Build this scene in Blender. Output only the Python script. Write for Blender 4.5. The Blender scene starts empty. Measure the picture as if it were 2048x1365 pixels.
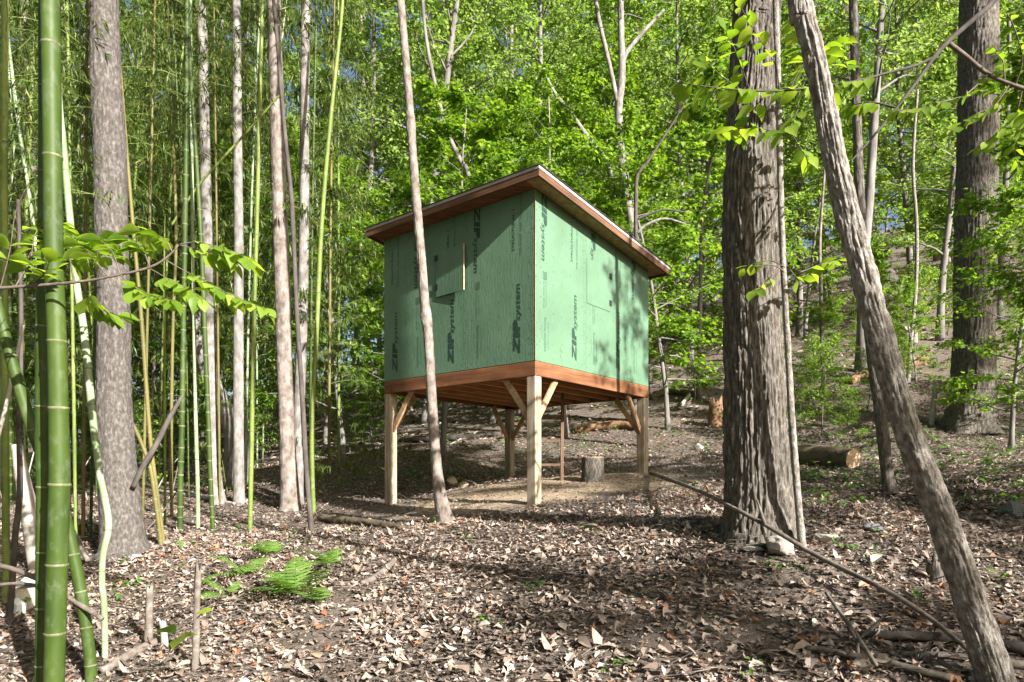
import bpy, bmesh, math
import numpy as np
from mathutils import Vector, Matrix

# ------------------------------------------------------------------ camera, sky, sun, exposure
SC = bpy.context.scene
COL = SC.collection
F_PX, HOR = 1333.0, 960.0                     # focal length and eye level, in pixels of a 2048 wide frame
cam = bpy.data.cameras.new('camera')
cam.sensor_width = 36.0
cam.lens = F_PX / 2048 * 36
cam.shift_y = (HOR - 682.5) / 2048
cam.clip_start = 0.05
cam.clip_end = 1000
cam_o = bpy.data.objects.new('camera', cam)
cam_o.location = (0, 0, 0)
cam_o.rotation_euler = (math.radians(90), 0, 0)
COL.objects.link(cam_o)
SC.camera = cam_o

YAW = 0.68                                    # the hut stands with one corner towards the camera
LD = np.array([-math.cos(YAW), math.sin(YAW), 0])
RD = np.array([math.sin(YAW), math.cos(YAW), 0])
SUN_EL = math.radians(28)
_a = math.radians(9)
SH = -LD * math.cos(_a) - RD * math.sin(_a)   # horizontal direction towards the sun
SUN = np.array([SH[0] * math.cos(SUN_EL), SH[1] * math.cos(SUN_EL), math.sin(SUN_EL)])
sun = bpy.data.lights.new('sun', 'SUN')
sun.energy = 5.0
sun.angle = math.radians(0.55)
sun.color = (1.0, 0.97, 0.92)
sun_o = bpy.data.objects.new('sun', sun)
sun_o.rotation_euler = Vector(SUN).to_track_quat('Z', 'Y').to_euler()
COL.objects.link(sun_o)

world = bpy.data.worlds.new('World')
SC.world = world
world.use_nodes = True
wn = world.node_tree
sky = wn.nodes.new('ShaderNodeTexSky')
sky.sky_type = 'NISHITA'
sky.sun_disc = False
sky.dust_density = 4.0
sky.ozone_density = 0.6
sky.sun_elevation = SUN_EL
sky.sun_rotation = math.atan2(SUN[0], SUN[1])
bg = wn.nodes['Background']
bg.inputs[1].default_value = 0.05
wn.links.new(sky.outputs[0], bg.inputs[0])
vs = SC.view_settings
vs.view_transform = 'Standard'
vs.look = 'None'
vs.gamma = 1
vs.exposure = 1.85
vs.use_curve_mapping = False
SC.cycles.use_denoising = True
SC.cycles.max_bounces = 8
SC.cycles.diffuse_bounces = 3
SC.cycles.transmission_bounces = 4
SC.cycles.transparent_max_bounces = 4
SC.cycles.caustics_reflective = False
SC.cycles.caustics_refractive = False
RNG = np.random.default_rng(7)

# ------------------------------------------------------------------ helpers
def tag(o, label=None, cat=None, group=None, kind=None):
    if label: o['label'] = label
    if cat: o['category'] = cat
    if group: o['group'] = group
    if kind: o['kind'] = kind
    return o

def empty(name, loc, label, cat, group=None):
    o = bpy.data.objects.new(name, None)
    o.location = loc
    o.empty_display_size = 0.1
    COL.objects.link(o)
    return tag(o, label, cat, group)

def link(name, me, mat=None, parent=None):
    """mesh in world coordinates; a parent only carries an offset"""
    o = bpy.data.objects.new(name, me)
    if mat is not None and len(me.materials) == 0: me.materials.append(mat)
    COL.objects.link(o)
    if parent is not None:
        o.parent = parent
        off = Vector(parent.location)
        q = parent.parent
        while q is not None:
            off = off + Vector(q.location); q = q.parent
        o.location = -off
    return o

def mesh_np(name, V, F, rnd=None, smooth=False, frnd=None):
    """V (n,3); F list of int arrays (m,k)"""
    V = np.asarray(V, dtype=np.float32)
    F = [np.asarray(f, dtype=np.int32) for f in F if len(f)]
    me = bpy.data.meshes.new(name)
    me.vertices.add(len(V))
    me.vertices.foreach_set('co', V.ravel())
    idx = np.concatenate([f.ravel() for f in F])
    tot = np.concatenate([np.full(len(f), f.shape[1], np.int32) for f in F])
    st = np.concatenate([[0], np.cumsum(tot)[:-1]]).astype(np.int32)
    me.loops.add(len(idx)); me.polygons.add(len(tot))
    me.loops.foreach_set('vertex_index', idx)
    me.polygons.foreach_set('loop_start', st)
    me.polygons.foreach_set('use_smooth', np.full(len(tot), bool(smooth)))
    if rnd is not None:
        a = me.attributes.new('rnd', 'FLOAT', 'POINT')
        a.data.foreach_set('value', np.asarray(rnd, np.float32))
    me.update(calc_edges=True)
    me.validate()
    return me

class MB:
    """collects arrays, then makes one mesh"""
    def __init__(s): s.V = []; s.F = {}; s.R = []; s.n = 0
    def add(s, V, F, r=0.5):
        V = np.asarray(V, float)
        for f in F:
            f = np.asarray(f)
            if len(f): s.F.setdefault(f.shape[1], []).append(f + s.n)
        s.V.append(V)
        s.R.append(np.full(len(V), r) if np.isscalar(r) else np.asarray(r))
        s.n += len(V)
        return s
    def mesh(s, name, smooth=False):
        return mesh_np(name, np.concatenate(s.V), [np.concatenate(f) for f in s.F.values()], np.concatenate(s.R), smooth)

def vhash(ix, iy, iz):
    ix, iy, iz = np.atleast_1d(ix), np.atleast_1d(iy), np.atleast_1d(iz)
    h = (ix.astype(np.int64) * 374761393 + iy.astype(np.int64) * 668265263 + iz.astype(np.int64) * 2147483647) & 0xffffffff
    h = ((h ^ (h >> 13)) * 1274126177) & 0xffffffff
    h = ((h ^ (h >> 16)) * 1103515245) & 0xffffffff
    return ((h ^ (h >> 15)) & 0xffffff) / float(0xffffff)

def vnoise(x, y, z):
    x, y, z = np.broadcast_arrays(np.asarray(x, float), y, z)
    ix, iy, iz = np.floor(x), np.floor(y), np.floor(z)
    fx, fy, fz = x - ix, y - iy, z - iz
    fx, fy, fz = [f * f * (3 - 2 * f) for f in (fx, fy, fz)]
    r = 0
    for dx in (0, 1):
        for dy in (0, 1):
            for dz in (0, 1):
                w = (fx if dx else 1 - fx) * (fy if dy else 1 - fy) * (fz if dz else 1 - fz)
                r = r + w * vhash(ix + dx, iy + dy, iz + dz)
    return r if np.ndim(x) else float(np.ravel(r)[0])

def sstep(a, b, x):
    t = np.clip((x - a) / (b - a), 0, 1)
    return t * t * (3 - 2 * t)

# ------------------------------------------------------------------ terrain
HN = np.array([0.304, 8.704, 0.0])            # hut, corner nearest the camera (plan)
LW, RW = 3.005, 3.145
ZB = 1.563                                    # bottom of the sheathing
RIM = 0.198
UND = ZB - RIM
POSTW = 0.14
_pp = [HN + LD * .07 + RD * .07, HN + LD * (LW - .07) + RD * .07, HN + LD * .07 + RD * (RW - .07), HN + LD * (LW - .07) + RD * (RW - .07)]
_pz = [-.33, -.39, .12, .05]

def gz_base(x, y):
    x = np.asarray(x, float); y = np.asarray(y, float)
    yc = np.maximum(y, 1.0)
    t = np.clip(x / yc, -1.3, 1.2)
    s = np.clip(.25 + .27 * t, .03, .48)
    def soft(v, k): return np.logaddexp(0, v * k) / k
    near = .235 * (y - soft(y - 8.3, 2.0))
    mid = .10 * (soft(y - 8.3, 2.0) - soft(y - 12.5, 1.0))
    far = s * soft(y - 12.5, 1.0)
    lat = .05 * np.clip(x, -14, 14) + .04 * np.clip(x, 0, 6) * np.exp(-np.maximum(y - 3, 0) / 7)
    z = -2.35 + near + mid + far + lat
    z = z + .09 * (vnoise(x * .55, y * .55, 3.1) - .5) + .04 * (vnoise(x * 1.9, y * 1.9, 7.7) - .5)
    z = z + sstep(14, 30, y) * 1.2 * (vnoise(x * .13, y * .13, 11.3) - .5)
    return z
_C = [(p[0], p[1], z) for p, z in zip(_pp, _pz)] + [(-.1, 10.7, -.12), (2.16, 5.8, -.47)]
_S = 1.7
_K = np.array([[math.exp(-((a[0] - b[0]) ** 2 + (a[1] - b[1]) ** 2) / (2 * _S * _S)) for b in _C] for a in _C])
_Wt = np.linalg.solve(_K, np.array([c[2] - float(gz_base(c[0], c[1])) for c in _C]))
def gz(x, y):
    z = gz_base(x, y)
    for c, w in zip(_C, _Wt):
        z = z + w * np.exp(-((x - c[0]) ** 2 + (y - c[1]) ** 2) / (2 * _S * _S))
    return z

def hit(px, py):
    """ground point on the sight line through a photo pixel"""
    tx, tz = (px - 1024) / F_PX, (HOR - py) / F_PX
    ys = np.geomspace(2.0, 90, 3000)
    d = gz(tx * ys, ys) - tz * ys
    k = np.argmax(d > 0)
    y = ys[k] if d[k] > 0 else 60.0
    return np.array([tx * y, y, float(gz(tx * y, y))])

def at(px, py, Y):
    return np.array([(px - 1024) / F_PX * Y, Y, (HOR - py) / F_PX * Y])

# ------------------------------------------------------------------ materials
def new_mat(name):
    m = bpy.data.materials.new(name)
    m.use_nodes = True
    nt = m.node_tree
    b = nt.nodes['Principled BSDF']
    return m, nt, b

def N(nt, t, **kw):
    n = nt.nodes.new('ShaderNode' + t)
    for k, v in kw.items():
        if k.startswith('i_'):
            key = k[2:]
            key = int(key) if key.isdigit() else key.replace('_', ' ')
            n.inputs[key].default_value = v
        else: setattr(n, k, v)
    return n

def ramp(nt, stops, fac=None, interp='LINEAR'):
    r = nt.nodes.new('ShaderNodeValToRGB')
    r.color_ramp.interpolation = interp
    e = r.color_ramp.elements
    while len(e) < len(stops): e.new(.5)
    for q, (p, c) in zip(e, stops):
        q.position = p; q.color = (*c, 1)
    if fac is not None: nt.links.new(fac, r.inputs[0])
    return r

def coords(nt, scale=(1, 1, 1), kind='Object'):
    tc = N(nt, 'TexCoord')
    mp = N(nt, 'Mapping')
    mp.inputs['Scale'].default_value = scale
    nt.links.new(tc.outputs[kind], mp.inputs[0])
    return mp.outputs[0]

def noise(nt, vec, scale, detail=4, rough=.55, dist=0):
    n = N(nt, 'TexNoise')
    n.inputs['Scale'].default_value = scale
    n.inputs['Detail'].default_value = detail
    n.inputs['Roughness'].default_value = rough
    n.inputs['Distortion'].default_value = dist
    nt.links.new(vec, n.inputs['Vector'])
    return n

def bump(nt, b, h, strength=.5, dist=.02):
    n = N(nt, 'Bump')
    n.inputs['Strength'].default_value = strength
    n.inputs['Distance'].default_value = dist
    nt.links.new(h, n.inputs['Height'])
    nt.links.new(n.outputs[0], b.inputs['Normal'])

def mat_noise(name, stops, scale=4, vscale=(1, 1, 1), rough=.85, bstr=.5, bdist=.01, bscale=None, detail=6, spec=.25, dist=0):
    m, nt, b = new_mat(name)
    v = coords(nt, vscale)
    n = noise(nt, v, scale, detail, .6, dist)
    r = ramp(nt, stops, n.outputs[0])
    nt.links.new(r.outputs[0], b.inputs['Base Color'])
    b.inputs['Roughness'].default_value = rough
    b.inputs['Specular IOR Level'].default_value = spec
    if bstr:
        n2 = noise(nt, v, bscale or scale * 3, 5, .6)
        bump(nt, b, n2.outputs[0], bstr, bdist)
    return m

def leaf_mat(name, stops, trans=.58, rough=.45, spec=.3, byobj=False, tboost=1.25):
    m, nt, b = new_mat(name)
    if byobj:
        fac = N(nt, 'ObjectInfo').outputs['Random']
    else:
        fac = N(nt, 'Attribute', attribute_name='rnd').outputs['Fac']
    r = ramp(nt, stops, fac)
    v = coords(nt)
    n = noise(nt, v, 9, 3)
    mx = N(nt, 'HueSaturation')
    mr = N(nt, 'MapRange'); mr.inputs[3].default_value = .75; mr.inputs[4].default_value = 1.25
    nt.links.new(n.outputs[0], mr.inputs[0])
    nt.links.new(mr.outputs[0], mx.inputs['Value'])
    nt.links.new(r.outputs[0], mx.inputs['Color'])
    nt.links.new(mx.outputs[0], b.inputs['Base Color'])
    b.inputs['Roughness'].default_value = rough
    b.inputs['Specular IOR Level'].default_value = spec
    if trans > 0:
        t = N(nt, 'BsdfTranslucent')
        h2 = N(nt, 'HueSaturation'); h2.inputs['Hue'].default_value = .49; h2.inputs['Saturation'].default_value = 1.1; h2.inputs['Value'].default_value = tboost
        nt.links.new(mx.outputs[0], h2.inputs['Color'])
        nt.links.new(h2.outputs[0], t.inputs[0])
        ms = N(nt, 'MixShader'); ms.inputs[0].default_value = trans
        nt.links.new(b.outputs[0], ms.inputs[1]); nt.links.new(t.outputs[0], ms.inputs[2])
        nt.links.new(ms.outputs[0], nt.nodes['Material Output'].inputs[0])
    return m

G_LEAF = [(0, (.08, .165, .022)), (.45, (.155, .27, .034)), (.8, (.235, .36, .055)), (1, (.36, .46, .10))]
M = {}
M['leaf'] = leaf_mat('green_leaf', G_LEAF)
M['leaf_big'] = leaf_mat('broad_leaf', [(0, (.12, .22, .025)), (.5, (.20, .31, .04)), (1, (.30, .40, .06))], .6, .4, .35, byobj=True)
M['leaf_bamboo'] = leaf_mat('bamboo_leaf', [(0, (.034, .066, .012)), (.5, (.08, .128, .024)), (.85, (.16, .19, .042)), (1, (.27, .245, .08))], .4, .45, .35)
M['leaf_far'] = leaf_mat('far_leaf', [(0, (.12, .21, .04)), (.5, (.215, .325, .07)), (1, (.36, .455, .13))], .5, .5, .25)  # lighter and less saturated: distance haze put into the leaf colour
DRY = [(0, (.038, .031, .026)), (.2, (.10, .077, .062)), (.42, (.215, .165, .132)), (.64, (.335, .265, .215)), (.9, (.44, .365, .31)), (.955, (.41, .305, .225)), (1, (.30, .14, .07))]
M['dry'] = leaf_mat('dry_leaf', DRY, .12, .6, .35, tboost=1.0)
M['dry_obj'] = leaf_mat('dry_leaf_single', [(0, (.12, .085, .063)), (.3, (.25, .195, .16)), (.6, (.35, .28, .228)), (.9, (.45, .38, .325)), (1, (.32, .18, .11))], .12, .6, .35, byobj=True, tboost=1.0)
M['fern'] = leaf_mat('fern_leaf', [(0, (.075, .17, .025)), (1, (.19, .31, .06))], .45, .5, .25)
M['herb'] = leaf_mat('herb_leaf', [(0, (.045, .13, .02)), (1, (.13, .27, .04))], .4, .5, .25)

M['bark_ridge'] = mat_noise('furrowed_bark', [(.25, (.03, .025, .02)), (.47, (.085, .073, .06)), (.7, (.205, .182, .155))], 40, (1, 1, .28), .9, 1.0, .016, 90)
M['bark_grey'] = mat_noise('grey_plated_bark', [(.25, (.045, .038, .032)), (.46, (.16, .142, .122)), (.7, (.34, .315, .285))], 30, (1, 1, .6), .88, 1.0, .012, 90)
M['bark_left'] = mat_noise('brown_grey_bark', [(.25, (.035, .030, .026)), (.5, (.085, .074, .066)), (.75, (.20, .18, .165))], 34, (1, 1, .5), .88, 1.0, .012, 110)
M['bark_pale'] = mat_noise('pale_bark', [(.25, (.07, .062, .055)), (.5, (.165, .15, .136)), (.75, (.31, .288, .265))], 12, (1, 1, .5), .85, .6, .006, 45)
M['bark_front'] = mat_noise('pinkish_bark', [(.28, (.05, .039, .031)), (.45, (.14, .114, .097)), (.72, (.28, .242, .215))], 10, (1, 1, .7), .85, .7, .006, 40)
M['bark_dark'] = mat_noise('dark_bark', [(.3, (.035, .028, .024)), (.7, (.10, .085, .075))], 12, (1, 1, .4), .9, .6, .006)
M['bark_far'] = mat_noise('far_bark', [(.3, (.09, .08, .075)), (.7, (.22, .2, .185))], 5, (1, 1, .3), .9, .6, .01)
M['twig'] = mat_noise('twig_bark', [(.3, (.06, .045, .035)), (.7, (.15, .12, .10))], 20, (1, 1, 1), .9, .3, .002)
M['dead'] = mat_noise('dead_wood', [(.3, (.065, .052, .042)), (.55, (.145, .122, .102)), (.75, (.27, .24, .212))], 14, (1, 1, 1), .9, .7, .005, 40)
M['dead_pale'] = mat_noise('bleached_wood', [(.3, (.19, .165, .14)), (.7, (.41, .375, .335))], 12, (1, 1, .5), .85, .4, .004)
M['rot'] = mat_noise('rotten_wood', [(.3, (.07, .038, .022)), (.5, (.17, .095, .052)), (.75, (.30, .195, .125))], 12, (1, 1, .3), .9, .8, .01, 30)
M['moss_log'] = mat_noise('mossy_log', [(.35, (.055, .042, .03)), (.55, (.12, .09, .06)), (.7, (.10, .12, .03))], 8, (1, 1, 1), .95, .8, .01)
M['cut'] = mat_noise('cut_wood', [(.3, (.36, .24, .15)), (.7, (.56, .42, .3))], 14, (1, 1, 1), .85, .3, .003)
M['rock'] = mat_noise('grey_rock', [(.3, (.17, .15, .135)), (.7, (.38, .345, .31))], 6, (1, 1, 1), .9, .7, .02)
M['rock_dark'] = mat_noise('dark_rock', [(.3, (.05, .055, .06)), (.7, (.14, .15, .155))], 6, (1, 1, 1), .85, .7, .02)
M['rock_sand'] = mat_noise('sandy_rock', [(.3, (.36, .27, .18)), (.7, (.55, .44, .32))], 6, (1, 1, 1), .9, .6, .015)

def mat_bamboo(name, c1, c2, blotch=(.3, .34, .25), amt=.35):
    m, nt, b = new_mat(name)
    v = coords(nt, (1, 1, .25))
    n = noise(nt, v, 6, 4)
    r = ramp(nt, [(.3, c1), (.7, c2)], n.outputs[0])
    n2 = noise(nt, coords(nt, (1, 1, .6)), 11, 6, .7)
    r2 = ramp(nt, [(.52, (0, 0, 0)), (.75, (amt, amt, amt))], n2.outputs[0])
    mx = N(nt, 'MixRGB'); mx.inputs[2].default_value = (*blotch, 1)
    nt.links.new(r2.outputs[0], mx.inputs[0]); nt.links.new(r.outputs[0], mx.inputs[1])
    nt.links.new(mx.outputs[0], b.inputs['Base Color'])
    b.inputs['Roughness'].default_value = .55
    b.inputs['Specular IOR Level'].default_value = .22
    n3 = noise(nt, coords(nt, (1, 1, .05)), 120, 2)
    bump(nt, b, n3.outputs[0], .12, .002)
    return m
M['bam_green'] = mat_bamboo('green_bamboo', (.022, .042, .006), (.046, .074, .011), (.16, .18, .12), .4)  # base colour darkened in place of shade on the thick front stems
M['bam_grey'] = mat_bamboo('waxy_bamboo', (.12, .17, .08), (.27, .33, .2), (.45, .46, .4), .6)
M['bam_yellow'] = mat_bamboo('yellow_bamboo', (.07, .068, .02), (.15, .125, .04), (.14, .1, .04), .5)
M['bam_light'] = mat_bamboo('light_bamboo', (.075, .115, .02), (.155, .195, .04), (.4, .42, .22), .4)
M['bam_node'] = mat_noise('bamboo_ring', [(.3, (.07, .075, .03)), (.7, (.2, .2, .12))], 30, (1, 1, 1), .7, .2, .001)

def mat_panel():
    m, nt, b = new_mat('green_sheathing')
    v = coords(nt, (1, 1, 1), 'Object')
    n = noise(nt, v, 1.6, 5, .6)
    r = ramp(nt, [(.3, (.076, .142, .086)), (.7, (.106, .188, .118))], n.outputs[0])
    nt.links.new(r.outputs[0], b.inputs['Base Color'])
    b.inputs['Roughness'].default_value = .5
    b.inputs['Specular IOR Level'].default_value = .35
    mp = coords(nt, (34, 34, 7), 'Object')
    rot = N(nt, 'VectorRotate'); rot.inputs['Axis'].default_value = (.3, .5, 1); rot.inputs['Angle'].default_value = .18
    nt.links.new(mp, rot.inputs[0])
    n2 = noise(nt, rot.outputs[0], 1.0, 3, .55, .8)
    n3 = noise(nt, coords(nt, (90, 90, 16), 'Object'), 1.0, 2)
    ad = N(nt, 'Math', operation='MULTIPLY_ADD'); ad.inputs[1].default_value = .35
    nt.links.new(n3.outputs[0], ad.inputs[0]); nt.links.new(n2.outputs[0], ad.inputs[2])
    bump(nt, b, ad.outputs[0], .75, .0045)
    return m
M['panel'] = mat_panel()
M['ink'] = mat_noise('printed_ink', [(.35, (.012, .030, .022)), (.7, (.03, .065, .045))], 60, (1, 1, 1), .6, 0)
M['ink_soft'] = mat_noise('faded_ink', [(.35, (.03, .075, .05)), (.7, (.06, .14, .09))], 60, (1, 1, 1), .6, 0)
M['nail'] = mat_noise('nail_mark', [(.3, (.03, .05, .04)), (.7, (.09, .11, .1))], 80, (1, 1, 1), .5, 0)

def mat_wood(name, c1, c2, c3, scale=22, along=2):
    m, nt, b = new_mat(name)
    vs_ = [1, 1, 1]; vs_[along] = .06
    v = coords(nt, tuple(vs_), 'Generated' if False else 'Object')
    n = noise(nt, v, scale, 6, .65, .4)
    r = ramp(nt, [(.28, c1), (.5, c2), (.75, c3)], n.outputs[0])
    n0 = noise(nt, coords(nt), 3.5, 4)
    h = N(nt, 'HueSaturation'); mr = N(nt, 'MapRange'); mr.inputs[3].default_value = .6; mr.inputs[4].default_value = 1.4
    nt.links.new(n0.outputs[0], mr.inputs[0]); nt.links.new(mr.outputs[0], h.inputs['Value'])
    nt.links.new(r.outputs[0], h.inputs['Color'])
    nt.links.new(h.outputs[0], b.inputs['Base Color'])
    b.inputs['Roughness'].default_value = .7
    b.inputs['Specular IOR Level'].default_value = .3
    bump(nt, b, n.outputs[0], .35, .004)
    return m
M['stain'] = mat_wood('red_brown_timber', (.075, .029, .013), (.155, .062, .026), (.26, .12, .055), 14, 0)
M['stain_lo'] = mat_wood('brown_joist_timber', (.24, .11, .045), (.38, .19, .08), (.48, .27, .125), 14, 0)  # lightened: bounce light from the ground is put into this colour
M['post'] = mat_wood('weathered_post_timber', (.15, .115, .075), (.28, .225, .16), (.42, .36, .275), 30, 2)
M['brace'] = mat_wood('brace_timber', (.22, .12, .055), (.36, .23, .125), (.45, .35, .25), 16, 2)
M['ladder'] = mat_wood('ladder_timber', (.05, .03, .018), (.105, .062, .036), (.17, .11, .066), 16, 2)
M['fascia'] = mat_wood('dark_fascia_timber', (.05, .023, .012), (.105, .05, .026), (.18, .092, .05), 14, 0)
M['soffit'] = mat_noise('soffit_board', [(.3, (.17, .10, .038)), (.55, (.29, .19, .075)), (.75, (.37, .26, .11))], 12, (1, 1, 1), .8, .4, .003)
M['shingle'] = mat_noise('roof_shingle', [(.3, (.03, .028, .026)), (.7, (.085, .078, .07))], 50, (1, 1, 1), .95, .6, .004)
M['metal'] = mat_noise('drip_edge_metal', [(.3, (.24, .22, .20)), (.7, (.38, .355, .33))], 9, (1, 1, 1), .45, 0, spec=.5)
M['black'] = mat_noise('black_hinge', [(.3, (.012, .012, .014)), (.7, (.03, .03, .033))], 30, (1, 1, 1), .5, 0)
M['paper'] = mat_noise('dirty_pale_plastic', [(.3, (.42, .36, .27)), (.7, (.6, .55, .46))], 5, (1, 1, 1), .6, .2, .004)
M['paper_w'] = mat_noise('white_plastic', [(.3, (.6, .63, .65)), (.7, (.75, .77, .78))], 5, (1, 1, 1), .4, 0)

def mat_ground():
    m, nt, b = new_mat('forest_floor')
    v = coords(nt)
    n = noise(nt, v, 17, 8, .75)
    r = ramp(nt, [(.3, (.055, .043, .035)), (.5, (.125, .10, .082)), (.66, (.22, .18, .15)), (.82, (.32, .27, .23))], n.outputs[0])
    # bare trodden earth around the hut
    tc = N(nt, 'TexCoord')
    mp = N(nt, 'Mapping'); mp.vector_type = 'TEXTURE'
    mp.inputs['Location'].default_value = (.55, 10.2, 0)
    mp.inputs['Scale'].default_value = (2.5, 1.55, 50)
    mp.inputs['Rotation'].default_value = (0, 0, .22)
    nt.links.new(tc.outputs['Object'], mp.inputs[0])
    ln = N(nt, 'VectorMath', operation='LENGTH'); nt.links.new(mp.outputs[0], ln.inputs[0])
    nn = noise(nt, v, 1.6, 5)
    ad = N(nt, 'Math', operation='MULTIPLY_ADD'); ad.inputs[1].default_value = .9
    nt.links.new(nn.outputs[0], ad.inputs[0]); nt.links.new(ln.outputs['Value'], ad.inputs[2])
    mk = ramp(nt, [(.0, (1, 1, 1)), (.62, (1, 1, 1)), (.8, (0, 0, 0))], None)
    ml = N(nt, 'Math', operation='MULTIPLY'); ml.inputs[1].default_value = .55
    nt.links.new(ad.outputs[0], ml.inputs[0]); nt.links.new(ml.outputs[0], mk.inputs[0])
    n2 = noise(nt, v, 14, 8, .65)
    d = ramp(nt, [(.3, (.24, .18, .12)), (.7, (.44, .345, .245))], n2.outputs[0])
    mx = N(nt, 'MixRGB')
    nt.links.new(mk.outputs[0], mx.inputs[0]); nt.links.new(r.outputs[0], mx.inputs[1]); nt.links.new(d.outputs[0], mx.inputs[2])
    # thin moss here and there
    n4 = noise(nt, v, .9, 4)
    mk2 = ramp(nt, [(.58, (0, 0, 0)), (.72, (.55, .55, .55))], n4.outputs[0])
    mx2 = N(nt, 'MixRGB'); mx2.inputs[2].default_value = (.075, .085, .028, 1)
    nt.links.new(mk2.outputs[0], mx2.inputs[0]); nt.links.new(mx.outputs[0], mx2.inputs[1])
    nt.links.new(mx2.outputs[0], b.inputs['Base Color'])
    b.inputs['Roughness'].default_value = .95
    b.inputs['Specular IOR Level'].default_value = .15
    n3 = noise(nt, v, 38, 8, .7)
    bump(nt, b, n3.outputs[0], .9, .035)
    return m
M['ground'] = mat_ground()

# ------------------------------------------------------------------ ground
def axis(lo, hi, a, b, fine, g=1.07):
    mid = list(np.arange(a, b, fine))
    up = []; s = fine; p = mid[-1]
    while p < hi: s = min(s * g, 2.5); p += s; up.append(p)
    dn = []; s = fine; p = a
    while p > lo: s = min(s * g, 2.5); p -= s; dn.append(p)
    return np.array(dn[::-1] + mid + up)
gx = axis(-130, 130, -7, 7, .13)
gy = axis(-45, 170, 2.2, 15, .13)
GX, GY = np.meshgrid(gx, gy)
GZ = gz(GX, GY)
near = np.exp(-((GX / 9) ** 2 + ((GY - 8) / 8) ** 2))
GZ = GZ + near * .018 * (vnoise(GX * 6, GY * 6, 1.5) - .5)
nx, ny = len(gx), len(gy)
gi = np.arange(nx * ny).reshape(ny, nx)
gF = np.stack([gi[:-1, :-1], gi[:-1, 1:], gi[1:, 1:], gi[1:, :-1]], -1).reshape(-1, 4)
ground = link('ground', mesh_np('ground', np.stack([GX, GY, GZ], -1).reshape(-1, 3), [gF], None, True), M['ground'])
tag(ground, 'leaf strewn brown forest floor rising to a wooded slope', 'ground', kind='structure')

# ------------------------------------------------------------------ leaf shapes
def leaf_shape(ws, fold=.15, curl=.2, wave=0.0, twist=0.0):
    """blade of length 1 along +y, half widths ws at equal stations; two quads a station"""
    n = len(ws); t = np.linspace(0, 1, n)
    ws = np.asarray(ws, float)
    z = -curl * t * t
    mid = np.stack([np.zeros(n), t, z], -1)
    lf = np.stack([-ws, t, z + fold * ws + wave * np.sin(t * 9)], -1)
    rt = np.stack([ws, t, z + fold * ws + twist * t - wave * np.sin(t * 9 + 1)], -1)
    V = np.concatenate([mid, lf, rt])
    F = []
    for i in range(n - 1):
        F.append((i, i + 1, n + i + 1, n + i)); F.append((i, 2 * n + i, 2 * n + i + 1, i + 1))
    return V, np.array(F)

def star_leaf(lobes, fold=.1, curl=.25, cup=0.0):
    """lobed blade: centre fan from an outline of (angle deg, radius)"""
    P = [(0, .42, 0)]
    for a, r in lobes:
        x, y = r * math.sin(math.radians(a)), .42 + r * math.cos(math.radians(a))
        P.append((x, y, fold * abs(x) - curl * (y - .3) ** 2 + cup * r * r))
    k = len(lobes)
    F = [(0, 1 + i, 1 + (i + 1) % k) for i in range(k)]
    return np.array(P), np.array(F)

OVATE = leaf_shape([0, .26, .34, .28, .14, 0], .2, .25)
OVATE_S = (np.array([(0, 0, 0), (-.3, .5, .06), (0, .45, 0), (.3, .5, .06), (0, 1, -.12)], float), np.array([(0, 2, 4, 1), (0, 3, 4, 2)]))
RHOMB = (np.array([(0, 0, 0), (-.32, .45, .04), (0, 1, -.08), (.32, .45, .04)], float), np.array([(0, 3, 2, 1)]))
MAPLE = star_leaf([(0, .58), (22, .26), (50, .55), (80, .25), (112, .42), (180, .40), (248, .42), (280, .25), (310, .55), (338, .26)], .08, .3)
NARROW = (np.array([(0, 0, 0), (-.055, .4, .012), (0, 1, -.12), (.055, .4, .012)], float), np.array([(0, 3, 2, 1)]))
OAK = star_leaf([(0, .58), (15, .5), (24, .36), (38, .46), (52, .26), (85, .34), (105, .20), (150, .30), (180, .42), (210, .30), (255, .20), (275, .34), (308, .26), (322, .46), (336, .36), (345, .5)], .28, .5)
OAK2 = star_leaf([(0, .58), (18, .4), (34, .48), (55, .26), (90, .32), (150, .30), (180, .42), (210, .30), (270, .32), (305, .26), (326, .48), (342, .4)], -.3, -.4, .35)
DRY1 = leaf_shape([0, .25, .29, .02], .45, .35, .03)
DRY2 = leaf_shape([0, .29, .2, 0], -.4, -.5, .02, .12)
DRY3 = leaf_shape([.02, .33, .25, 0], .8, .15, .05)
DRYS = (np.array([(0, 0, 0), (-.3, .5, .16), (0, .5, 0), (.3, .45, .1), (.05, 1, .08)], float), np.array([(0, 2, 4, 1), (0, 3, 4, 2)]))

def rot_mats(yaw, ax, ay):
    """Rz(yaw) Rx(ax) Ry(ay), arrays"""
    cz, sz, cx, sx, cy, sy = np.cos(yaw), np.sin(yaw), np.cos(ax), np.sin(ax), np.cos(ay), np.sin(ay)
    R = np.empty((len(yaw), 3, 3))
    R[:, 0, 0] = cz * cy - sz * sx * sy; R[:, 0, 1] = -sz * cx; R[:, 0, 2] = cz * sy + sz * sx * cy
    R[:, 1, 0] = sz * cy + cz * sx * sy; R[:, 1, 1] = cz * cx; R[:, 1, 2] = sz * sy - cz * sx * cy
    R[:, 2, 0] = -cx * sy; R[:, 2, 1] = sx; R[:, 2, 2] = cx * cy
    return R

def scatter(mb, shape, pos, R, s, rnd):
    V, F = shape
    P = np.einsum('nij,kj->nki', R, V) * np.asarray(s).reshape(-1, 1, 1) + pos[:, None, :]
    k = len(V)
    FF = (F[None] + (np.arange(len(pos)) * k)[:, None, None]).reshape(-1, F.shape[1])
    mb.add(P.reshape(-1, 3), [FF], np.repeat(rnd, k))

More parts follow.
